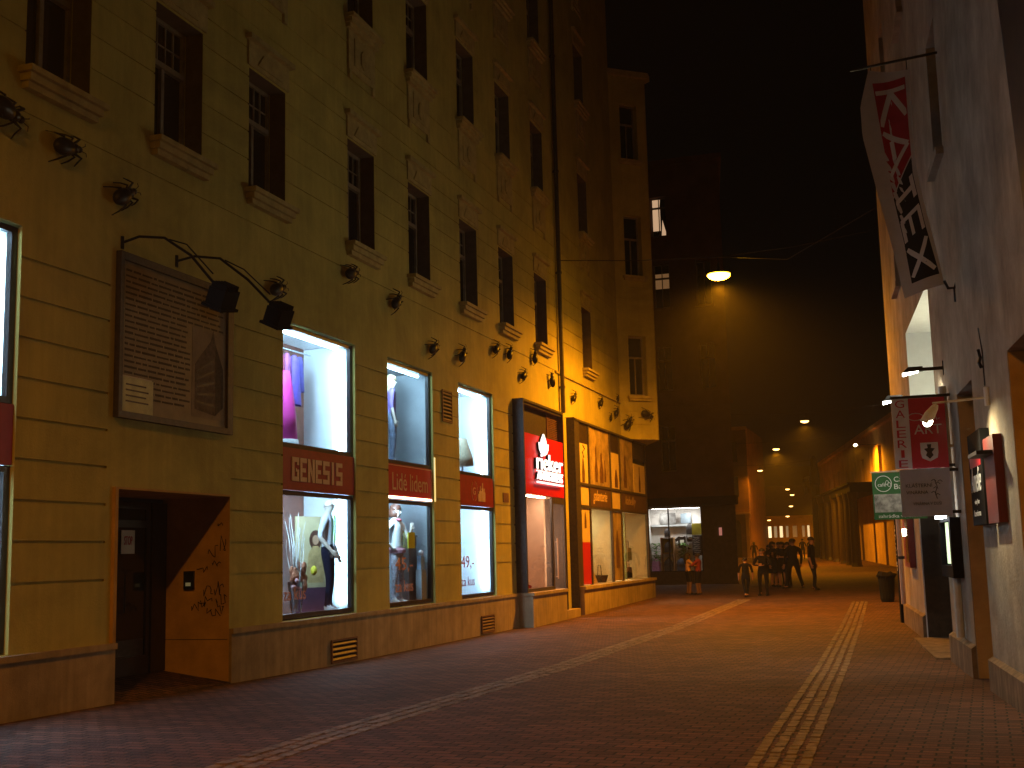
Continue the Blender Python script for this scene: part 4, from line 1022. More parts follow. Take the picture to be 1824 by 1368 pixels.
b.box(2.2,2.3,-.5,-.46,0,3.4); b.box(2.85,2.95,-.5,-.46,0,3.4); b.box(3.5,3.6,-.5,-.46,0,3.4); b.build('door',MT['dwood'],RB)
MB(RT).quad((3.645,-.01,-.2),(3.645,-.49,-.2),(3.645,-.49,3.5),(3.645,-.01,3.5)).build('ochre_jamb',MT['ochre'],RB)
b=MB(RT); b.quad((-.605,-.01,-.2),(-.605,-.54,-.2),(-.605,-.54,3.42),(-.605,-.01,3.42)); b.box(-3.88,-.62,-.54,-.5,-.3,3.42); b.build('passage_lining',MT['ochre'],RB)
b=MB()
for a,c in ((-.6,2.1),(3.65,6.3),(10.9,16.4)):
    n=max(1,int((c-a)/1.5)); 
    for i in range(n):
        u0=a+(c-a)*i/n;u1=a+(c-a)*(i+1)/n; z0=g(Rr(u0,0,0).y)-.1; z1=g(Rr(u1,0,0).y)-.1
        b.quad(Rr(u0,.06,z0),Rr(u1,.06,z1),Rr(u1,.06,.27),Rr(u0,.06,.27)); b.quad(Rr(u0,.06,.27),Rr(u1,.06,.27),Rr(u1,.002,.31),Rr(u0,.002,.31))
    b.quad(Rr(a,.06,-.3),Rr(a,.0,-.3),Rr(a,.0,.31),Rr(a,.06,.27)); b.quad(Rr(c,.06,-.3),Rr(c,.0,-.3),Rr(c,.0,.31),Rr(c,.06,.27))
    b.build('plinth',MT['plinthR'],RB); b=MB()

# stone doorsteps
MB(RT).box(6.5,10.7,-.5,.25,-.3,-.09).build('doorstep',MT['plinthR'],RB)
wins=rw_
for a,c,e,f in rw_:
    b=MB(RT)
    for (x0,x1,z0,z1) in ((a,a+.07,e,f),(c-.07,c,e,f),((a+c)/2-.03,(a+c)/2+.03,e,f),(a+.07,c-.07,e+1.2,e+1.26),(a+.07,c-.07,e,e+.06),(a+.07,c-.07,f-.06,f)): b.box(x0+.003,x1-.003,-.275,-.22,z0+.003,z1-.003)
    wd_=b.build('window',MT['dwood'],RB)
    MB(RT).box(a+.01,c-.01,-.272,-.262,e+.01,f-.01).build('pane',MT['pane'],wd_)
    MB(RT).box(a-.1,c+.1,.002,.10,e-.1,e).build('sill',MT['wallR'],wd_)
b=MB(RT); b.tube([(4.52,.08,.35),(4.52,.08,3.75)],.055,8); b.box(4.47,4.57,0,.12,2.9,2.95); b.build('drainpipe',MT['brownwhite'],RB)
b=MB(RT); b.box(16.0,16.38,.002,.12,-.3,2.3); cp=b.build('corner_post',MT['black'],RB)
b=MB(RT); random.seed(5)
for k in range(26):
    z=random.uniform(.9,2.2); s=random.uniform(16.02,16.3); b.box(s,s+random.uniform(.03,.08),.121,.123,z,z+random.uniform(.02,.06))
    z=random.uniform(.9,2.2); d_=random.uniform(.01,.09); b.box(15.996,15.999,d_,d_+.02,z,z+random.uniform(.02,.06))
b.build('stickers',MT['sticker'],cp)
# neighbouring dark front higher up on the near side
NB=thing('neighbour_building','dark unlit upper front of the neighbouring building at the top right edge','building',Rr(-2,0,4))
b=MB(RT); b.prism([(-8,3.6),(-2.42,3.6),(-1.75,7.2),(-1.75,18),(-8,18)],(0,.003,0),(1,0,0),(0,0,1),(0,.03,0)); b.build('wall',MT['dwood'],NB)

# -- banner
DY=0.0
Yb=15.9
BLp=[(9.06,7.6),(9.13,6.9),(9.22,6.09),(9.31,5.49),(9.37,4.91)]
BRp=[(9.47,7.63),(9.47,6.98),(9.48,6.34),(9.58,5.69),(9.71,5.0)]
def lerp_list(Ls,t):
    t=max(0,min(.9999,t))*(len(Ls)-1); i=int(t); f=t-i; return Vector((Ls[i][0]*(1-f)+Ls[i+1][0]*f, Ls[i][1]*(1-f)+Ls[i+1][1]*f))
def wave(x,z): return Yb+.07*math.sin((z-4.7)*1.5)+.05*math.sin(x*9)
def band(t,s,o=0):
    p=lerp_list(BLp,t).lerp(lerp_list(BRp,t),s); return Vector((p.x,wave(p.x,p.y)-o,p.y))
bn=thing('long_banner','long white wind-twisted banner with red and black lettering hung from a pole','banner',(9.9,15.9,7.9))
EL=[(9.02,7.78),(8.89,7.3),(8.89,6.91),(9.01,6.25),(9.17,5.4),(9.27,4.73)]
ER=[(9.53,7.71),(9.52,7.2),(9.52,6.5),(9.60,5.9),(9.70,5.3),(9.76,4.86)]
b=MB(); n=24; m=6; vs=[]
for i in range(n+1):
    for j in range(m+1):
        p=lerp_list(EL,i/n).lerp(lerp_list(ER,i/n),j/m); vs.append((p.x,wave(p.x,p.y),p.y))
b.add(vs,[(i*(m+1)+j,i*(m+1)+j+1,(i+1)*(m+1)+j+1,(i+1)*(m+1)+j) for i in range(n) for j in range(m)])
b.add([(v[0],v[1]+.006,v[2]) for v in vs],[(i*(m+1)+j,i*(m+1)+j+1,(i+1)*(m+1)+j+1,(i+1)*(m+1)+j) for i in range(n) for j in range(m)])
b.build('cloth',mat('banner_cloth',(.50,.48,.47),.8,var=.05),bn,smooth=True)
def bandpoly(f0,f1,mat_,nm,o):
    b=MB(); n=14; m=6; vs=[]
    for i in range(n+1):
        for j in range(m+1):
            s=j/m; t0=f0(s); t1=f1(s); vs.append(band(t0+(t1-t0)*i/n,s,o))
    b.add(vs,[(i*(m+1)+j,i*(m+1)+j+1,(i+1)*(m+1)+j+1,(i+1)*(m+1)+j) for i in range(n) for j in range(m)]); return b.build(nm,mat_,bn)
rbm=mat('banner_red',(.34,.010,.018),.8); bbm=mat('banner_black',(.010,.012,.016),.8)
bandpoly(lambda s:0,lambda s:.50-.10*s,rbm,'red_field',.004)
bandpoly(lambda s:.51-.10*s,lambda s:1,bbm,'black_field',.004)
def band_text(ch,t0,t1,mt_=None,s0=.10,s1=.90):
    cu=bpy.data.curves.new('t','FONT'); cu.body=ch; ob=bpy.data.objects.new('t',cu); COL.objects.link(ob)
    dg=bpy.context.evaluated_depsgraph_get(); dg.update(); me=bpy.data.meshes.new_from_object(ob.evaluated_get(dg)); bpy.data.objects.remove(ob)
    vs=[x.co.copy() for x in me.vertices]; fs=[tuple(p.vertices) for p in me.polygons]
    x0=min(p.x for p in vs);x1=max(p.x for p in vs);y0=min(p.y for p in vs);y1=max(p.y for p in vs)
    return [band(t0+(p.x-x0)/(x1-x0)*(t1-t0),s0+(p.y-y0)/(y1-y0)*(s1-s0),.009) for p in vs],fs
def stroke(b,pts,w=.029):
    for (a,c) in zip(pts,pts[1:]):
        a=Vector(a);c=Vector(c);d=(c-a); N_s=5
        nn=Vector((-d.y*.42,d.x/.42)); nn=nn.normalized() if nn.length else nn
        # work in (t,s) with t stretched: 1 t = 2.7 m, 1 s = .33 m
        A=Vector((a.x*2.7,a.y*.33));C=Vector((c.x*2.7,c.y*.33));D=(C-A).normalized();Nn=Vector((-D.y,D.x))*w
        vs=[]
        for i in range(N_s+1):
            q=A.lerp(C,i/N_s)
            for sg in (-1,1):
                k=q+Nn*sg; vs.append(band(k.x/2.7,max(0.03,min(.97,k.y/.33)),.009))
        b.add(vs,[(2*i,2*i+1,2*i+3,2*i+2) for i in range(N_s)])
b=MB()
stroke(b,[(.05,.04),(.05,.96)]); stroke(b,[(.06,.5),(.19,.97)]); stroke(b,[(.06,.5),(.21,.05)])       # K
stroke(b,[(.24,.04),(.33,.93)]); stroke(b,[(.33,.93),(.42,.06)]); stroke(b,[(.285,.32),(.365,.34)],.026)  # A
stroke(b,[(.49,.9),(.60,.9)],.03); stroke(b,[(.545,.06),(.545,.9)],.034)                                   # T
stroke(b,[(.655,.05),(.655,.95)]); stroke(b,[(.655,.10),(.77,.10)],.024); stroke(b,[(.655,.47),(.76,.47)],.022); stroke(b,[(.655,.9),(.77,.9)],.024)  # E
stroke(b,[(.81,.06),(.97,.92)]); stroke(b,[(.81,.92),(.97,.06)])                                         # X
b.build('lettering',MT['cloth_white'],bn)
b=MB(); b.tube([(9.93,15.9,7.93),(8.79,15.88,7.84)],.018,6); b.tube([(9.05,15.9,7.86),(9.05,15.9,7.77)],.006,4); b.tube([(9.5,15.9,7.89),(9.5,15.9,7.7)],.006,4); b.build('pole',MT['metal'],bn)
b=MB(); b.tube([(9.76,15.9,4.9),(9.80,15.9,4.80),(9.88,15.9,4.80),(9.93,15.9,4.95)],.02,6); b.tube([(9.87,15.9,4.80),(9.87,15.9,4.62)],.012,5); b.build('bracket',MT['metal'],bn)

# -- hanging signs
def hsign(name,lab,x0,x1,z0,z1,Y,m,frame=True):
    o=thing(name,lab,'sign',((x0+x1)/2,Y,(z0+z1)/2))
    MB().box(x0,x1,Y,Y+.03,z0,z1).build('board',m,o)
    return o
gs=hsign('gallery_sign','red hanging gallery sign with a white side strip and a coat of arms',9.0,9.70,2.63,3.60,17.4,MT['red'])
MB().box(9.0,9.225,17.385,17.399,2.63,3.60).build('white_strip',MT['cloth_white'],gs)
for i,ch in enumerate('GALERIE'):
    w_=.12 if ch!='I' else .045
    text('lettering',ch,MT['red'],gs,(9.112-w_/2,17.383,3.475-i*.138),(1,0,0),UPV,w_,.105,th=.004,out=(0,-1,0))
text('lettering','ART',MT['sticker'],gs,(9.28,17.396,3.10),(1,0,0),UPV,.36,.13,th=.004,out=(0,-1,0))
b=MB(); b.tube([(9.45+.10*math.cos(t*.5)-.14,17.394,3.34+.05*math.sin(t*.5)) for t in range(13)],.005,4); b.tube([(9.38,17.394,3.28),(9.46,17.394,3.42),(9.48,17.394,3.28),(9.56,17.394,3.43),(9.58,17.394,3.29),(9.62,17.394,3.31)],.006,4); b.build('script_letter',MT['sticker'],gs)
b=MB(); b.prism([(0,0),(.10,.05),(.115,.12),(.115,.26),(-.115,.26),(-.115,.12),(-.10,.05)],(9.46,17.398,2.72),(1,0,0),UPV,(0,-.006,0)); b.build('shield',MT['sticker'],gs)
b=MB(); b.prism([(0,0),(.05,.05),(.03,.09),(.07,.14),(.02,.15),(.03,.2),(-.03,.2),(-.02,.15),(-.07,.14),(-.03,.09),(-.05,.05)],(9.46,17.391,2.755),(1,0,0),UPV,(0,-.004,0)); b.build('crest',MT['dwood'],gs)
b=MB(); b.box(8.99,9.83,17.39,17.44,3.605,3.64); b.box(9.70,9.83,17.40,17.43,2.64,2.68); b.build('bracket',MT['metal'],gs)
ws=hsign('wine_bar_plate','grey metal plate sign with dark lettering hanging just below the red gallery sign',9.05,9.69,1.97,2.605,17.1,mat('lamplit_plate',(.42,.46,.60),.35,metal=.0,var=.06))  # pale blue-grey base colour stands in for white lamp light on the plate
ink=mat('grey_ink',(.05,.05,.06),.7)
text('lettering','KLÁŠTERNÍ',ink,ws,(9.12,17.097,2.36),(1,0,0),UPV,.34,.06,th=.003,out=(0,-1,0))
text('lettering','VINÁRNA',ink,ws,(9.12,17.097,2.27),(1,0,0),UPV,.28,.055,th=.003,out=(0,-1,0))
text('lettering','VINÁRNA V DUŠI',ink,ws,(9.20,17.097,2.12),(1,0,0),UPV,.36,.05,th=.003,out=(0,-1,0))
b=MB()
for (x,z) in ((9.48,2.44),(9.53,2.40),(9.56,2.43),(9.50,2.34),(9.47,2.28),(9.52,2.25)): b.tube([(x-.03,17.096,z),(x,17.096,z+.02),(x+.03,17.096,z-.005)],.004,4)
b.tube([(9.49,17.096,2.46),(9.52,17.096,2.36),(9.49,17.096,2.28),(9.51,17.096,2.2)],.004,4); b.build('vine_drawing',ink,ws)
b=MB(); b.box(9.69,9.84,17.10,17.13,2.56,2.6); b.box(9.69,9.84,17.10,17.13,2.0,2.04); b.build('bracket',MT['metal'],ws)
cs=hsign('cafe_banner','green cafe banner with a round logo and a black-and-white photograph, behind the grey plate sign',8.58,9.42,2.02,2.80,21.0,mat('green_sign',(.02,.13,.03),.6,var=.08))
MB().box(8.60,9.42,20.985,20.999,2.14,2.44).build('photo',mat('photo_grey',(.42,.42,.40),.7,var=.45,scale=7,c2=(.03,.03,.03)),cs)
b=MB(); nseg=28
for k in range(nseg):
    a0=2*math.pi*k/nseg;a1=2*math.pi*(k+1)/nseg
    b.prism([(.125*math.cos(a0),.125*math.sin(a0)),(.135*math.cos(a0),.135*math.sin(a0)),(.135*math.cos(a1),.135*math.sin(a1)),(.125*math.cos(a1),.125*math.sin(a1))],(8.76,20.998,2.615),(1,0,0),UPV,(0,-.004,0))
b.build('logo_ring',MT['white'],cs)
text('lettering','café',MT['white'],cs,(8.67,20.997,2.57),(1,0,0),UPV,.13,.06,th=.003,out=(0,-1,0))
b=MB()
for (x,z) in ((8.82,2.63),(8.85,2.60)): b.tube([(x+.025*math.cos(t*.7),20.994,z+.035*math.sin(t*.7)) for t in range(10)],.004,4)
b.build('logo_beans',MT['white'],cs)
text('lettering','Café',MT['white'],cs,(8.93,20.997,2.64),(1,0,0),UPV,.22,.085,th=.003,out=(0,-1,0))
text('lettering','Bar',MT['white'],cs,(8.93,20.997,2.52),(1,0,0),UPV,.18,.085,th=.003,out=(0,-1,0))
text('lettering','zahrádka ve dvoře',MT['white'],cs,(8.65,20.997,2.05),(1,0,0),UPV,.68,.06,th=.003,out=(0,-1,0))
b=MB(); b.tube([(8.56,20.99,2.81),(9.53,20.99,2.82)],.012,6); b.build('pole',MT['brownwhite'],cs)
# -- sign lamps on black arms
def sign_lamp(lab,Y,xh,z,grp='black arm lamps lighting the hanging signs'):
    o=thing('arm_lamp',lab,'lamp',(9.75,Y,z),group=grp)
    xw=10.1-.0737*(Y-13)+.02
    b=MB(); b.box(xh+.1,xw,Y-.02,Y+.02,z,z+.045); b.box(xw-.03,xw,Y-.05,Y+.05,z-.08,z+.12); b.build('arm',MT['metal'],o)
    b=MB(); b.prism([(-.12,-.02),(.16,.0),(.16,.06),(-.04,.06)],(xh,Y-.06,z),(1,0,0),UPV,(0,.12,0)); b.build('lamp_head',MT['metal'],o)
    b=MB(); b.prism([(-.12,-.06),(.10,-.012),(.10,-.005),(-.12,-.025)],(xh,Y-.055,z),(1,0,0),UPV,(0,.11,0)); b.build('bulb',emit('white_bulb',(1,.98,.85),22),o)
    return o
l1=sign_lamp('black arm lamp before the lit white portal, higher of the two above the red sign',17.95,9.30,4.05)
l2=sign_lamp('black arm lamp over the left corner of the red sign, lower of the two',18.3,9.00,3.70)
light('sign_lamp_light','SPOT',(9.25,17.93,3.97),70,(1,.95,.72),l1,rad=.05,tgt=(9.45,19.6,2.2),size=130,blend=.4)
light('sign_lamp_light','SPOT',(8.93,18.28,3.62),75,(1,.92,.66),l2,rad=.05,tgt=(8.2,19.5,0),size=125,blend=.5)
# light inside the portal
po=thing('portal_light','bright tube lighting the white head of the portal from above the dark door','lamp',Rr(8,-.3,3.7))
MB(RT).tube([(6.9,-.42,3.68),(10.3,-.42,3.68)],.03,6).build('tube',emit('portal_tube',(1,.95,.60),75),po)
MB(RT).box(6.9,10.3,-.46,-.38,3.605,3.645).build('tray',MT['metal'],po)
# near arm lamp
nl=thing('cream_arm_lamp','cream coloured arm lamp whose tilted head lights the wall beside the black board','lamp',(10.04,13.8,3.15))
b=MB(); b.tube([(10.05,13.8,3.15),(9.46,13.8,3.12)],.014,6); b.lathe((10.03,13.8,3.06),[(.04,0),(.04,.2)],8); b.build('arm',MT['brownwhite'],nl)
T=Matrix.Translation((9.46,13.8,3.04))@Matrix.Rotation(R(35),4,'Y')
b=MB(T); b.lathe((0,0,-.16),[(.055,0),(.06,.1),(.04,.2),(.02,.24)],10); b.build('lamp_head',MT['brownwhite'],nl)
b=MB(Matrix.Translation((9.46,13.8,3.04))@Matrix.Rotation(R(35),4,'Y')); b.ell((.02,0,-.13),.05,.05,.06,10,6); b.build('bulb',emit('warm_bulb',(1,.95,.75),20),nl)
light('arm_lamp_light','SPOT',(9.50,13.8,2.93),120,(1,.85,.50),nl,rad=.03,tgt=(10.1,13.6,2.1),size=140,blend=1)
cr=MB(); 
b=MB(); b.tube([(10.02,14.0,3.3),(10.02,14.0,3.7),(10.0,14.02,3.95)],.006,4); b.tube([(10.0,14.0,3.5),(9.98,13.98,3.56),(10.0,14.03,3.62),(9.98,13.98,3.7)],.02,5); b.build('cable',MT['metal'],nl)
# boards on the wall
def wboard(name,lab,s0,s1,z0,z1,d,m,fm=None):
    o=thing(name,lab,'sign',Rr((s0+s1)/2,0,(z0+z1)/2)); MB(RT).box(s0,s1,.003,d,z0,z1).build('board',m,o); return o
ab=wboard('black_board','black menu board with white brush lettering mounted on the right wall',1.0,2.1,1.80,2.84,.10,MT['black'])
Au=(-A_.x,-A_.y,0)
text('lettering','Amelie',MT['white'],ab,Rr(2.0,.102,2.17),Au,UPV,.85,.28,th=.004,shear=.4,out=tuple(N_))
text('lettering','vinný bar',MT['white'],ab,Rr(1.8,.102,2.02),Au,UPV,.4,.07,th=.004,out=tuple(N_))
text('lettering','kavárna',MT['white'],ab,Rr(1.9,.102,1.90),Au,UPV,.55,.07,th=.004,out=tuple(N_))
MB(RT).box(1.1,2.0,.101,.103,2.45,2.60).build('red_band',MT['red'],ab)
rbx=wboard('red_board','dark red board mounted on the wall next to the black menu board, nearer the viewer',.15,.9,1.80,2.70,.09,mat('dark_red_board',(.11,.012,.010),.5))
MB(RT).box(.2,.9,.09,.25,2.5,2.54).build('iron_bar',MT['metal'],rbx)
mc=thing('menu_case','black framed menu case with a lit strip on the wall left of the ochre jamb','display case',Rr(5,0,1.5))
b=MB(RT); b.box(4.3,5.8,.003,.06,1.14,1.95); b.box(4.3,5.8,.06,.14,1.90,1.95); b.box(4.3,5.8,.06,.14,1.14,1.30); b.box(4.3,4.42,.06,.14,1.30,1.90); b.box(5.70,5.8,.06,.14,1.30,1.90); b.build('frame',MT['black'],mc)
MB(RT).box(4.45,4.98,.061,.07,1.32,1.88).build('menu',MT['cream'],mc)
MB(RT).box(5.15,5.55,.061,.075,1.32,1.90).build('lit_strip',emit('strip_green',(.75,1,.55),1.3),mc)
MB(RT).box(5.05,5.6,.10,.2,1.955,2.01).build('lamp',emit('case_lamp',(.9,1,1),18),mc)
light('case_lamp_light','SPOT',tuple(Rr(5.2,.30,2.02)),14,(.85,.95,1),mc,rad=.04,tgt=tuple(Rr(4.0,.5,2.4)),size=120,blend=.6)
rc=thing('red_case','narrow dark red display case with a small warm light, beyond the dark door','display case',Rr(13,0,1.7))
b=MB(RT); b.box(12.2,13.6,.003,.12,1.15,2.25); b.build('case',mat('case_red',(.20,.015,.015),.5),rc)
MB(RT).box(12.25,12.95,.121,.13,1.25,2.15).build('glass_front',MT['pane'],rc)
MB(RT).box(13.0,13.2,.121,.16,1.78,1.92).build('bulb',E_WARM,rc)
bg_=thing('bracket_pipe','pale vertical pipe held by two iron brackets near the far end of the right wall','pipe',Rr(14.6,0,1.5))
b=MB(RT); b.tube([(14.4,.15,.35),(14.4,.15,3.2)],.05,8); b.build('pipe',MT['cream'],bg_)
MB(RT).box(14.33,14.47,.003,.2,1.3,1.36).build('bracket',MT['metal'],bg_); MB(RT).box(14.33,14.47,.003,.2,2.3,2.36).build('bracket',MT['metal'],bg_)
# litter bin
tb=thing('litter_bin','small black litter bin with a crumpled bag standing at the foot of the right wall','litter bin',(8.35,37.7,g(37.7)))
gz_=g(37.7)
b=MB(); b.lathe((8.35,37.7,gz_),[(.17,0),(.20,.1),(.24,.72),(.25,.75)],14); b.build('bin',MT['black'],tb)
b=MB(); random.seed(4)
vs=[]; n=16
for (r_,h_) in ((.24,.70),(.29,.78),(.22,.86),(.08,.84)):
    for j in range(n):
        t=2*math.pi*j/n; k=r_*random.uniform(.85,1.12); vs.append((8.35+k*math.cos(t),37.7+k*math.sin(t),gz_+h_+random.uniform(-.03,.04)))
b.add(vs,[(i*n+j,i*n+(j+1)%n,(i+1)*n+(j+1)%n,(i+1)*n+j) for i in range(3) for j in range(n)]); b.build('bag',MT['cloth_dark'],tb)
# high wires on the right
wr=thing('overhead_cable','thin cable strung high between the far facades on the right','cable',(8.9,30,9))
MB().tube([(8.85,30,9.8),(6.5,32,9.2),(4.5,33.2,9.75)],.01,4).build('cable',MT['metal'],wr)

# ================================================================== BUILDING ACROSS THE SIDE STREET
BB_=thing('dark_corner_building','tall dark reddish building with a brightly lit bag shop window at its foot','building')
YB=57.3
bo=[(-2.86,-.27,.60,3.64),(-5.6,-3.0,.6,3.64)]
bwn=[(-2.1,-1.35,5.36,7.6),(-2.1,-1.35,9.3,11.5),(-2.1,-1.30,13.4,15.6),(-2.1,-1.35,17.0,19.0),(.0,.75,9.3,11.5),(.0,.75,13.4,15.6),(-4.6,-3.8,9.3,11.5)]
PB=lambda u,d,z: Vector((u,YB-d,z))
def bdf(u,z):
    for a,c,e,f in bo:
        if a<u<c and e<z<f: return None
    for a,c,e,f in bwn:
        if a<u<c and e<z<f: return -.3
    return 0
b=relief(PB,[-16,1.35]+[x for q in bo+bwn for x in q[:2]],[4.1,20.5]+[x for q in bwn for x in q[2:]],bdf)
b.quad((1.35,YB,4.1),(-.95,YB+14,4.1),(-.95,YB+14,20.5),(1.35,YB,20.5)); b.quad((1.35,YB,20.5),(-.95,YB+14,20.5),(-16,YB+14,20.5),(-16,YB,20.5))
b.build('wall',MT['facB'],BB_)
b=relief(PB,[-16,1.35]+[x for q in bo for x in q[:2]],[-.3,4.1,.6,3.64],bdf); b.quad((1.35,YB,-.3),(-.95,YB+14,-.3),(-.95,YB+14,4.1),(1.35,YB,4.1))
for a,c,e,f in bo: reveals(b,PB,a,c,e,f,0,-.2)
b.box(.2,1.36,YB-.06,YB-.002,-.1,3.6); b.build('ground_floor',MT['facBlow'],BB_)
MB().box(-16,1.5,YB-.75,YB-.004,3.68,4.08).build('canopy',MT['black'],BB_)
MB().box(-16,1.5,YB-.12,YB-.004,8.5,8.65).build('string_course',MT['facB'],BB_)
b=MB(); b.prism([(-16,YB-.3),(1.55,YB-.3),(-.75,YB+14),(-16,YB+14)],(0,0,20.52),(1,0,0),(0,1,0),(0,0,.28)); b.build('cornice',MT['facB'],BB_)
curt=emit('lit_curtain',(1,.62,.36),.55); curt2=emit('dim_curtain',(.85,.42,.16),.16)
for i,(a,c,e,f) in enumerate(bwn):
    b=MB(); y=YB+.25
    for (x0,x1,z0,z1) in ((a,a+.06,e,f),(c-.06,c,e,f),((a+c)/2-.025,(a+c)/2+.025,e,f),(a+.06,c-.06,e+1.45,e+1.55),(a+.06,c-.06,e,e+.06),(a+.06,c-.06,f-.06,f)): b.box(x0+.003,x1-.003,y,y+.04,z0+.003,z1-.003)
    wn_=b.build('window',MT['wood'],BB_)
    MB().box(a-.12,c+.12,YB-.14,YB-.003,e-.14,e-.03).build('sill',MT['facB'],wn_)
    if i==3:
        b=MB(); b.quad((a+.02,y+.045,e+.35),(c-.32,y+.045,e+.35),(c-.32,y+.045,e+1.45),(a+.02,y+.045,e+1.45)); b.quad((a+.02,y+.045,e+1.55),(c-.34,y+.045,e+1.55),(c-.30,y+.045,f),(a+.02,y+.045,f)); b.add([(c-.28,y+.045,e+.1),(c-.02,y+.045,e+.1),(c-.22,y+.045,e+.9)],[(0,1,2)]); b.build('curtain',curt,wn_)
        MB().box(a+.01,c-.01,y+.047,y+.049,e+.01,f-.01).build('pane',MT['pane'],wn_)
    elif i==2:
        MB().quad((a+.02,y+.045,e+1.0),(c-.02,y+.045,e+1.0),(c-.02,y+.045,e+1.75),(a+.02,y+.045,e+1.75)).build('curtain',curt2,wn_)
        MB().box(a+.01,c-.01,y+.047,y+.049,e+.01,f-.01).build('pane',MT['pane'],wn_)
    else: MB().box(a+.01,c-.01,y+.041,y+.049,e+.01,f-.01).build('pane',MT['pane'],wn_)
b=MB(); b.box(-1.87-.03,-1.87+.03,YB+.05,YB+.1,.6,3.64); b.box(-2.86,-.27,YB+.05,YB+.1,.601,.64); b.box(-2.86,-.27,YB+.05,YB+.1,3.60,3.639); b.box(-2.86,-2.82,YB+.05,YB+.1,.64,3.6); b.box(-.31,-.27,YB+.05,YB+.1,.64,3.6); sf=b.build('shop_frame',MT['black'],BB_)
MB().box(-2.82,-.31,YB+.07,YB+.074,.64,3.6).build('pane',MT['gl'],sf)
b=MB(); b.quad((-2.9,YB+.9,.6),(-.2,YB+.9,.6),(-.2,YB+.9,3.66),(-2.9,YB+.9,3.66)); b.quad((-2.88,YB+.2,.6),(-2.88,YB+.9,.6),(-2.88,YB+.9,3.66),(-2.88,YB+.2,3.66)); b.quad((-.25,YB+.2,.6),(-.25,YB+.9,.6),(-.25,YB+.9,3.66),(-.25,YB+.2,3.66)); b.quad((-2.9,YB+.2,3.66),(-.2,YB+.2,3.66),(-.2,YB+.9,3.66),(-2.9,YB+.9,3.66)); b.quad((-2.9,YB+.2,.605),(-.2,YB+.2,.605),(-.2,YB+.9,.605),(-2.9,YB+.9,.605)); b.build('shop_interior',MT['cloth_white'],BB_)
MB().box(-2.7,-.4,YB+.25,YB+.35,3.60,3.64).build('ceiling_light',emit('shop_white',(1,.97,.88),18),BB_)
for x_ in (-2.2,-.9):
    light('shop_light','SPOT',(x_,YB+.16,3.5),85,(1,.97,.88),BB_,rad=.1,tgt=(x_,YB+.8,1.4),size=150,blend=1)
MB().box(-2.85,-.28,YB+.62,YB+.88,2.76,2.86).build('shelf',MT['grey'],BB_)
def backpack(x,z,s,m,lab):
    y=YB+.45; o=thing('backpack',lab,'backpack',(x,y,z))
    b=MB(); b.ell((x,y,z+s*.5),s*.36,.12,s*.5,12,8); b.box(x-s*.3,x+s*.3,y-.1,y+.1,z,z+s*.45); b.build('bag',m,o)
    b=MB(); b.box(x-s*.22,x+s*.22,y-.16,y-.12,z+s*.08,z+s*.4); b.build('pocket',m,o)
    b=MB(); b.tube([(x-.04,y,z+s*.98),(x,y,z+s*1.08),(x+.04,y,z+s*.98)],.015,5); b.build('handle',MT['black'],o)
dg_=mat('charcoal_bag',(.03,.03,.035),.7)
backpack(-2.02,2.24,.42,dg_,'black backpack standing on the plywood cube left of the window bar')
backpack(-.93,2.35,.5,dg_,'black backpack on the shelf at the right of the lit bag shop window')
backpack(-2.02,.62,.62,dg_,'black backpack in the lower plywood cube')
backpack(-1.40,.62,.62,mat('navy_bag',(.02,.04,.08),.7),'dark blue suitcase-like bag on the floor right of the window bar')
backpack(-2.62,.62,.62,mat('lilac_bag',(.45,.22,.50),.7,var=.3,scale=20),'lilac patterned backpack at the lower left of the lit bag shop window')
backpack(-2.02,1.52,.5,dg_,'black shoulder bag in the upper plywood cube')
o=thing('plywood_cubes','two stacked plywood display cubes left of the window bar','shelf',(-2.05,YB+.6,.61))
b=MB(); ply=mat('plywood',(.42,.22,.09),.7,var=.15)
for z in (.61,1.44,2.20): b.box(-2.36,-1.72,YB+.35,YB+.85,z,z+.03)
for x in (-2.36,-1.75): b.box(x,x+.03,YB+.35,YB+.85,.641,1.439); b.box(x,x+.03,YB+.35,YB+.85,1.471,2.199)
b.build('cube',ply,o); MB().box(-2.33,-1.75,YB+.80,YB+.84,1.475,2.195).build('back',mat('olive_back',(.25,.25,.02),.7),o)
o=thing('t_shirt','black t-shirt with a pale print pinned up in the lit bag shop window','t-shirt',(-1.37,YB+.7,1.9))
b=MB(); b.prism([(-.18,0),(.18,0),(.2,.35),(.3,.28),(.34,.42),(.14,.56),(.06,.52),(-.06,.52),(-.14,.56),(-.34,.42),(-.3,.28),(-.2,.35)],(-1.37,YB+.7,1.72),(1,0,0),UPV,(0,.04,0)); b.build('shirt',MT['black'],o)
MB().box(-1.47,-1.27,YB+.69,YB+.698,1.92,2.1).build('print',MT['sticker'],o)
def plant(x,lab,s):
    o=thing('potted_plant',lab,'plant',(x,YB+.55,.61)); b=MB()
    b.lathe((x,YB+.55,.61),[(.10,0),(.14,.28),(.15,.3)],10); b.build('pot',MT['white'],o)
    b=MB(); random.seed(int(x*10)+50)
    for k in range(170):
        a=random.uniform(0,6.28); r_=random.uniform(.03,.36)*s; z=random.uniform(.95,1.95); c=Vector((x+r_*math.cos(a),YB+.55+.6*r_*math.sin(a),z)); d_=Vector((math.cos(a),math.sin(a)*.6,random.uniform(-.6,.5)))*.13; e_=Vector((-math.sin(a),math.cos(a),.2))*.05
        b.add([c-d_,c+e_,c+d_,c-e_],[(0,1,2,3)])
    b.tube([(x,YB+.55,.8),(x,YB+.55,1.8)],.015,5); b.build('leaves',MT['leaf'],o)
plant(-2.62,'leafy green plant at the far left of the lit bag shop window',.9); plant(-1.30,'leafy green plant under the black t-shirt in the lit bag shop window',.85)
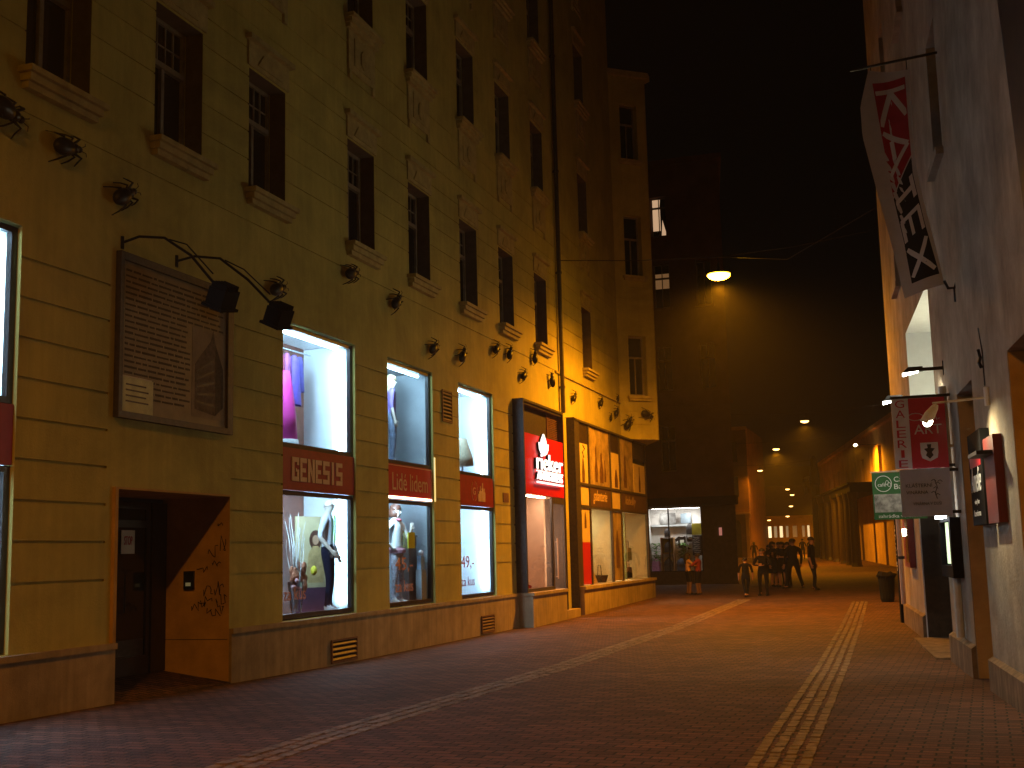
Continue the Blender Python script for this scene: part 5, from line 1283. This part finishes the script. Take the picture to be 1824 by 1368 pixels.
o=thing('chalkboard','black chalkboard with white scribbles at the right of the lit bag shop window','board',(-.55,YB+.3,1.2))
MB().box(-.79,-.30,YB+.25,YB+.29,1.35,2.30).build('board',MT['black'],o)
b=MB(); random.seed(8)
for k in range(9): squig(b,(-.75,YB+.245,2.2-k*.09),(1,0,0),UPV,7,.4,.02,.006)
b.build('chalk',MT['sticker'],o); MB().box(-.80,-.29,YB+.30,YB+.33,2.31,2.86).build('yellow_cloth',mat('mustard',(.32,.26,.01),.8),o); MB().box(-.76,-.72,YB+.26,YB+.3,.61,1.35).build('leg',MT['dwood'],o); MB().box(-.37,-.33,YB+.26,YB+.3,.61,1.35).build('leg',MT['dwood'],o)
o=thing('framed_photo','grey landscape photograph on the shelf behind the window bar','picture',(-2,YB+.6,3.1))
MB().box(-2.38,-1.61,YB+.6,YB+.63,2.87,3.40).build('print',mat('grey_photo',(.16,.16,.16),.6,var=.4,scale=6,c2=(.08,.08,.08)),o)
o=thing('framed_photo','pale blue landscape photograph on the shelf right of the window bar','picture',(-1.1,YB+.6,3.1))
MB().box(-1.37,-.88,YB+.6,YB+.63,2.89,3.36).build('print',mat('blue_photo',(.20,.26,.32),.6,var=.2,scale=6),o)
o=thing('shoe_shelf','narrow white shelf with a shoe and a belt in the lit bag shop window','shelf',(-.95,YB+.6,1.5))
b=MB()
for z in (.9,1.25,1.6,1.95,2.3): b.box(-1.13,-.82,YB+.5,YB+.85,z,z+.03)
b.box(-1.15,-1.131,YB+.5,YB+.85,.61,2.33); b.box(-.819,-.80,YB+.5,YB+.85,.61,2.33); b.build('rack',MT['white'],o)
b=MB(); b.prism([(0,0),(.2,0),(.21,.03),(.1,.06),(.02,.12),(0,.1)],(-1.07,YB+.5,1.63),(1,0,0),UPV,(0,.08,0)); b.box(-1.08,-.86,YB+.5,YB+.56,2.0,2.12); b.build('shoe',MT['black'],o)
# little hanging red light next to the shop
o=thing('pink_wall_light','small pinkish light on the dark wall right of the lit bag shop window','lamp',(.62,YB-.05,2.5)); b=MB(); b.box(.55,.68,YB-.12,YB-.062,2.25,2.62); b.build('glow_panel',emit('pinkish',(1,.35,.3),.35),o)

# ================================================================== FAR END OF THE STREET
FC=thing('far_corner_house','dim ochre house with arched openings closing the left side far down the street','building')
YC=118; PC=lambda u,d,z: Vector((u,YC-d,z))
co=[(-7.15,-6.45,.4,3.9),(-9.2,-8.3,.4,3.9)]
cw=[(-7.1,-6.5,6.6,8.6),(-7.1,-6.5,10,12),(-9.2,-8.4,6.6,8.6)]
def cdf(u,z):
    for a,c,e,f in co+cw:
        if a<u<c and e<z<f: return -.4
    return 0
b=relief(PC,[-40,-5.55]+[x for q in co+cw for x in q[:2]],[.2,13.4]+[x for q in co+cw for x in q[2:]],cdf)
b.quad((-5.55,YC,.2),(-5.55,YC+14,.2),(-5.55,YC+14,13.4),(-5.55,YC,13.4)); b.quad((-5.55,YC,13.4),(-5.55,YC+14,13.4),(-40,YC+14,13.4),(-40,YC,13.4)); b.build('wall',mat('far_red_plaster',(.16,.075,.04),.9,var=.2,scale=.8),FC)
b=MB(); b.box(-40,-5.5,YC-.25,YC-.003,4.9,5.1); b.box(-40,-5.45,YC-.35,YC-.003,13.1,13.4); b.box(-5.95,-5.6,YC-.2,YC-.004,.3,4.89); b.build('cornice',MT['facC'],FC)
for a,c,e,f in co:
    b=MB(); b.box(a,c,YC+.36,YC+.39,e,f); dd=b.build('shop_door',MT['dwood'],FC)
    b=MB(); b.prism([((c-a)/2*math.cos(t*.2618),.45*math.sin(t*.2618)) for t in range(13)],((a+c)/2,YC-.01,f),(1,0,0),UPV,(0,.02,0)); b.build('fanlight',MT['pane'],dd)
for a,c,e,f in cw:
    MB().box(a,c,YC+.36,YC+.39,e,f).build('window',MT['pane'],FC)
FE=thing('far_arcade_building','low building with lit arcade openings closing the far end of the street','building')
YE=132; PE=lambda u,d,z: Vector((u,YE-d,z))
eo=[(-6.15,-5.95,2.7,3.9),(-5.45,-5.1,2.7,3.9),(-4.85,-4.5,2.7,3.9),(-4.25,-3.9,2.7,3.9),(-3.6,-3.3,2.7,3.9),(-2.9,-2.4,2.7,3.9),(-1.9,-1.6,2.7,3.9),(-1.35,-1.1,2.7,3.9)]
def edf(u,z):
    for a,c,e,f in eo:
        if a<u<c and e<z<f: return -.4
    return 0
b=relief(PE,[-10,14]+[x for q in eo for x in q[:2]],[.5,5.0,2.7,3.9],edf); b.build('ground_floor',MT['facC'],FE)
b=MB(); b.quad((-10,YE+.3,5.0),(14,YE+.3,5.0),(14,YE+.3,8.2),(-10,YE+.3,8.2)); b.quad((-10,YE,5),(14,YE,5),(14,YE+.3,5),(-10,YE+.3,5)); b.quad((-10,YE+.3,8.2),(14,YE+.3,8.2),(14,YE+12,11),(-10,YE+12,11)); b.build('upper_wall',mat('unlit_dark_plaster',(.035,.018,.012),.9),FE)  # unlit look of the upper wall is put into its near-black colour
MB().box(-10,14,YE-.3,YE-.003,4.7,4.95).build('cornice',MT['facC'],FE)
for i,(a,c,e,f) in enumerate(eo):
    MB().box(a,c,YE+.36,YE+.39,e,f).build('window',emit('lit_arcade',(1,.80,.42) if i!=0 else (1,.95,.85),(2.2,1.7,.22,1.1,.16,.05,.10,.8)[i]),FE)
# right side beyond: long ochre palace
FP=thing('far_ochre_palace','long ochre palace with pointed arcade openings and slit windows along the right side far away','building')
O2=Vector((8.15,86,0)); A2=Vector((-8.45,49,0)).normalized(); N2=Vector((-A2.y,A2.x,0)); 
def Pp(s,d,z): return O2+A2*s+N2*d+Vector((0,0,z))
PT=Matrix(((A2.x,N2.x,0,O2.x),(A2.y,N2.y,0,O2.y),(0,0,1,0),(0,0,0,1)))
pw=[(3.9,5.4,6.85,8.8),(8.2,9.6,6.95,8.85),(13.0,14.6,6.65,8.4),(18,19.4,6.65,8.5),(23,24.3,6.65,8.5),(29,30,6.7,8.5),(33,34,6.7,8.5),(37,38,6.7,8.5),(41,42,6.7,8.5)]
pa_=[(s,s+1.1,1.0,3.7) for s in (30.2,32.4,34.6,36.8)]
def pdf(u,z):
    for a,c,e,f in pw+pa_:
        if a<u<c and e<z<f: return -.5
    return 0
b=relief(Pp,[-8,47]+[x for q in pw+pa_ for x in q[:2]],[-.3,10.3]+[x for q in pw+pa_ for x in q[2:]],pdf)
b.quad(Pp(-8,0,10.3),Pp(47,0,10.3),Pp(47,-6,13.5),Pp(-8,-6,13.5)); b.quad(Pp(-8,0,-.3),Pp(-8,-8,-.3),Pp(-8,-8,10.3),Pp(-8,0,10.3))
b.build('wall',MT['facC'],FP)
b=MB(PT); b.box(-8,47,.003,.35,10.0,10.29); b.box(-8,47,.003,.12,5.6,5.75); b.build('cornice',MT['facC'],FP)
for a,c,e,f in pw: MB(PT).box(a,c,-.49,-.45,e,f).build('window',MT['pane'],FP)
for a,c,e,f in pa_:
    b=MB(PT); b.box(a,c,-.49,-.45,e,f); b.prism([(0,0),(c-a,0),((c-a)/2,1.0)],(a,.003,f),(1,0,0),(0,0,1),(0,.01,0)); b.build('arch',MT['black'],FP)
for (s_,z_,e_,lab) in ((5.9,8.9,1500,'tiny bright wall lamp high on the near end of the far ochre palace'),(35.5,6.3,2600,'wall lamp over the pointed openings of the far ochre palace, behind the iron sign')):
    wl_=thing('wall_lamp',lab,'lamp',tuple(Pp(s_,0,z_)))
    MB(PT).box(s_-.05,s_+.05,.003,1.4,z_,z_+.06).build('arm',MT['metal'],wl_)
    b=MB(PT); b.ell((s_,1.5,z_+.04),.14,.14,.10,10,6); b.build('bulb',emit('wall_lamp_bulb',(1,.7,.3),30 if s_<10 else 8),wl_)
    light('wall_lamp_light','SPOT',tuple(Pp(s_,1.5,z_-.1)),e_*3,SODIUM,wl_,rad=.1,tgt=tuple(Pp(s_,.9,z_-3)),size=172,blend=.8)
# dark porch in front of the palace
PO=thing('dark_porch','dark columned porch with a flat canopy standing in front of the far ochre palace','porch',tuple(Pp(14,2,0)))
b=MB(PT); b.box(2,26,.3,2.6,5.35,5.85); b.box(1.5,26.5,.2,2.8,5.86,6.0); b.build('canopy',MT['black'],PO)
for s in (3,6,9.5,14,19,24):
    b=MB(PT); b.lathe((s,2.3,g(Pp(s,2.3,0).y)-.05),[(.42,0),(.34,.3),(.30,4.6),(.42,5.3)],10); b.build('column',MT['dwood'],PO)
# wrought iron sign on a tall post
TS=thing('wrought_iron_sign','dark spiky wrought-iron hanging sign on a thick dark post beside the far porch','sign',tuple(Pp(27.5,2.4,0)))
b=MB(PT); gp=g(Pp(27.5,2.4,0).y); b.lathe((27.5,2.4,gp-.1),[(.5,0),(.42,.4),(.36,6.5),(.5,6.7),(.3,9.0),(.05,9.3)],10); b.build('post',MT['black'],TS)
random.seed(21); b=MB(PT)
for k in range(46):
    a=random.uniform(0,6.28); r0=random.uniform(.1,.5); r1=r0+random.uniform(.3,.9); c=Vector((29,3.1,7.3))
    b.tube([c+Vector((r0*math.cos(a)*1.0,random.uniform(-.2,.2),r0*math.sin(a)*.9)),c+Vector((r1*math.cos(a),random.uniform(-.3,.3),r1*math.sin(a)*.9))],[.12,.02],5)
b.tube([(27.5,2.4,8.1),(29,3.1,8.0)],.06,6); b.build('ornament',MT['black'],TS)

# ================================================================== night haze round the street
hz=bpy.data.materials.new('night_haze'); hz.use_nodes=True; t=hz.node_tree; t.nodes.clear()
ov=t.nodes.new('ShaderNodeOutputMaterial'); pv=t.nodes.new('ShaderNodeVolumePrincipled')
pv.inputs['Color'].default_value=(.9,.85,.8,1); pv.inputs['Density'].default_value=.0008; pv.inputs['Anisotropy'].default_value=.2
t.links.new(pv.outputs[0],ov.inputs['Volume'])
tag(MB().box(-215,215,-70,410,-1.5,30).build('haze',hz),kind='stuff')

# ================================================================== tidy helper data
for o in bpy.data.objects:
    if '_w' in o: del o['_w']
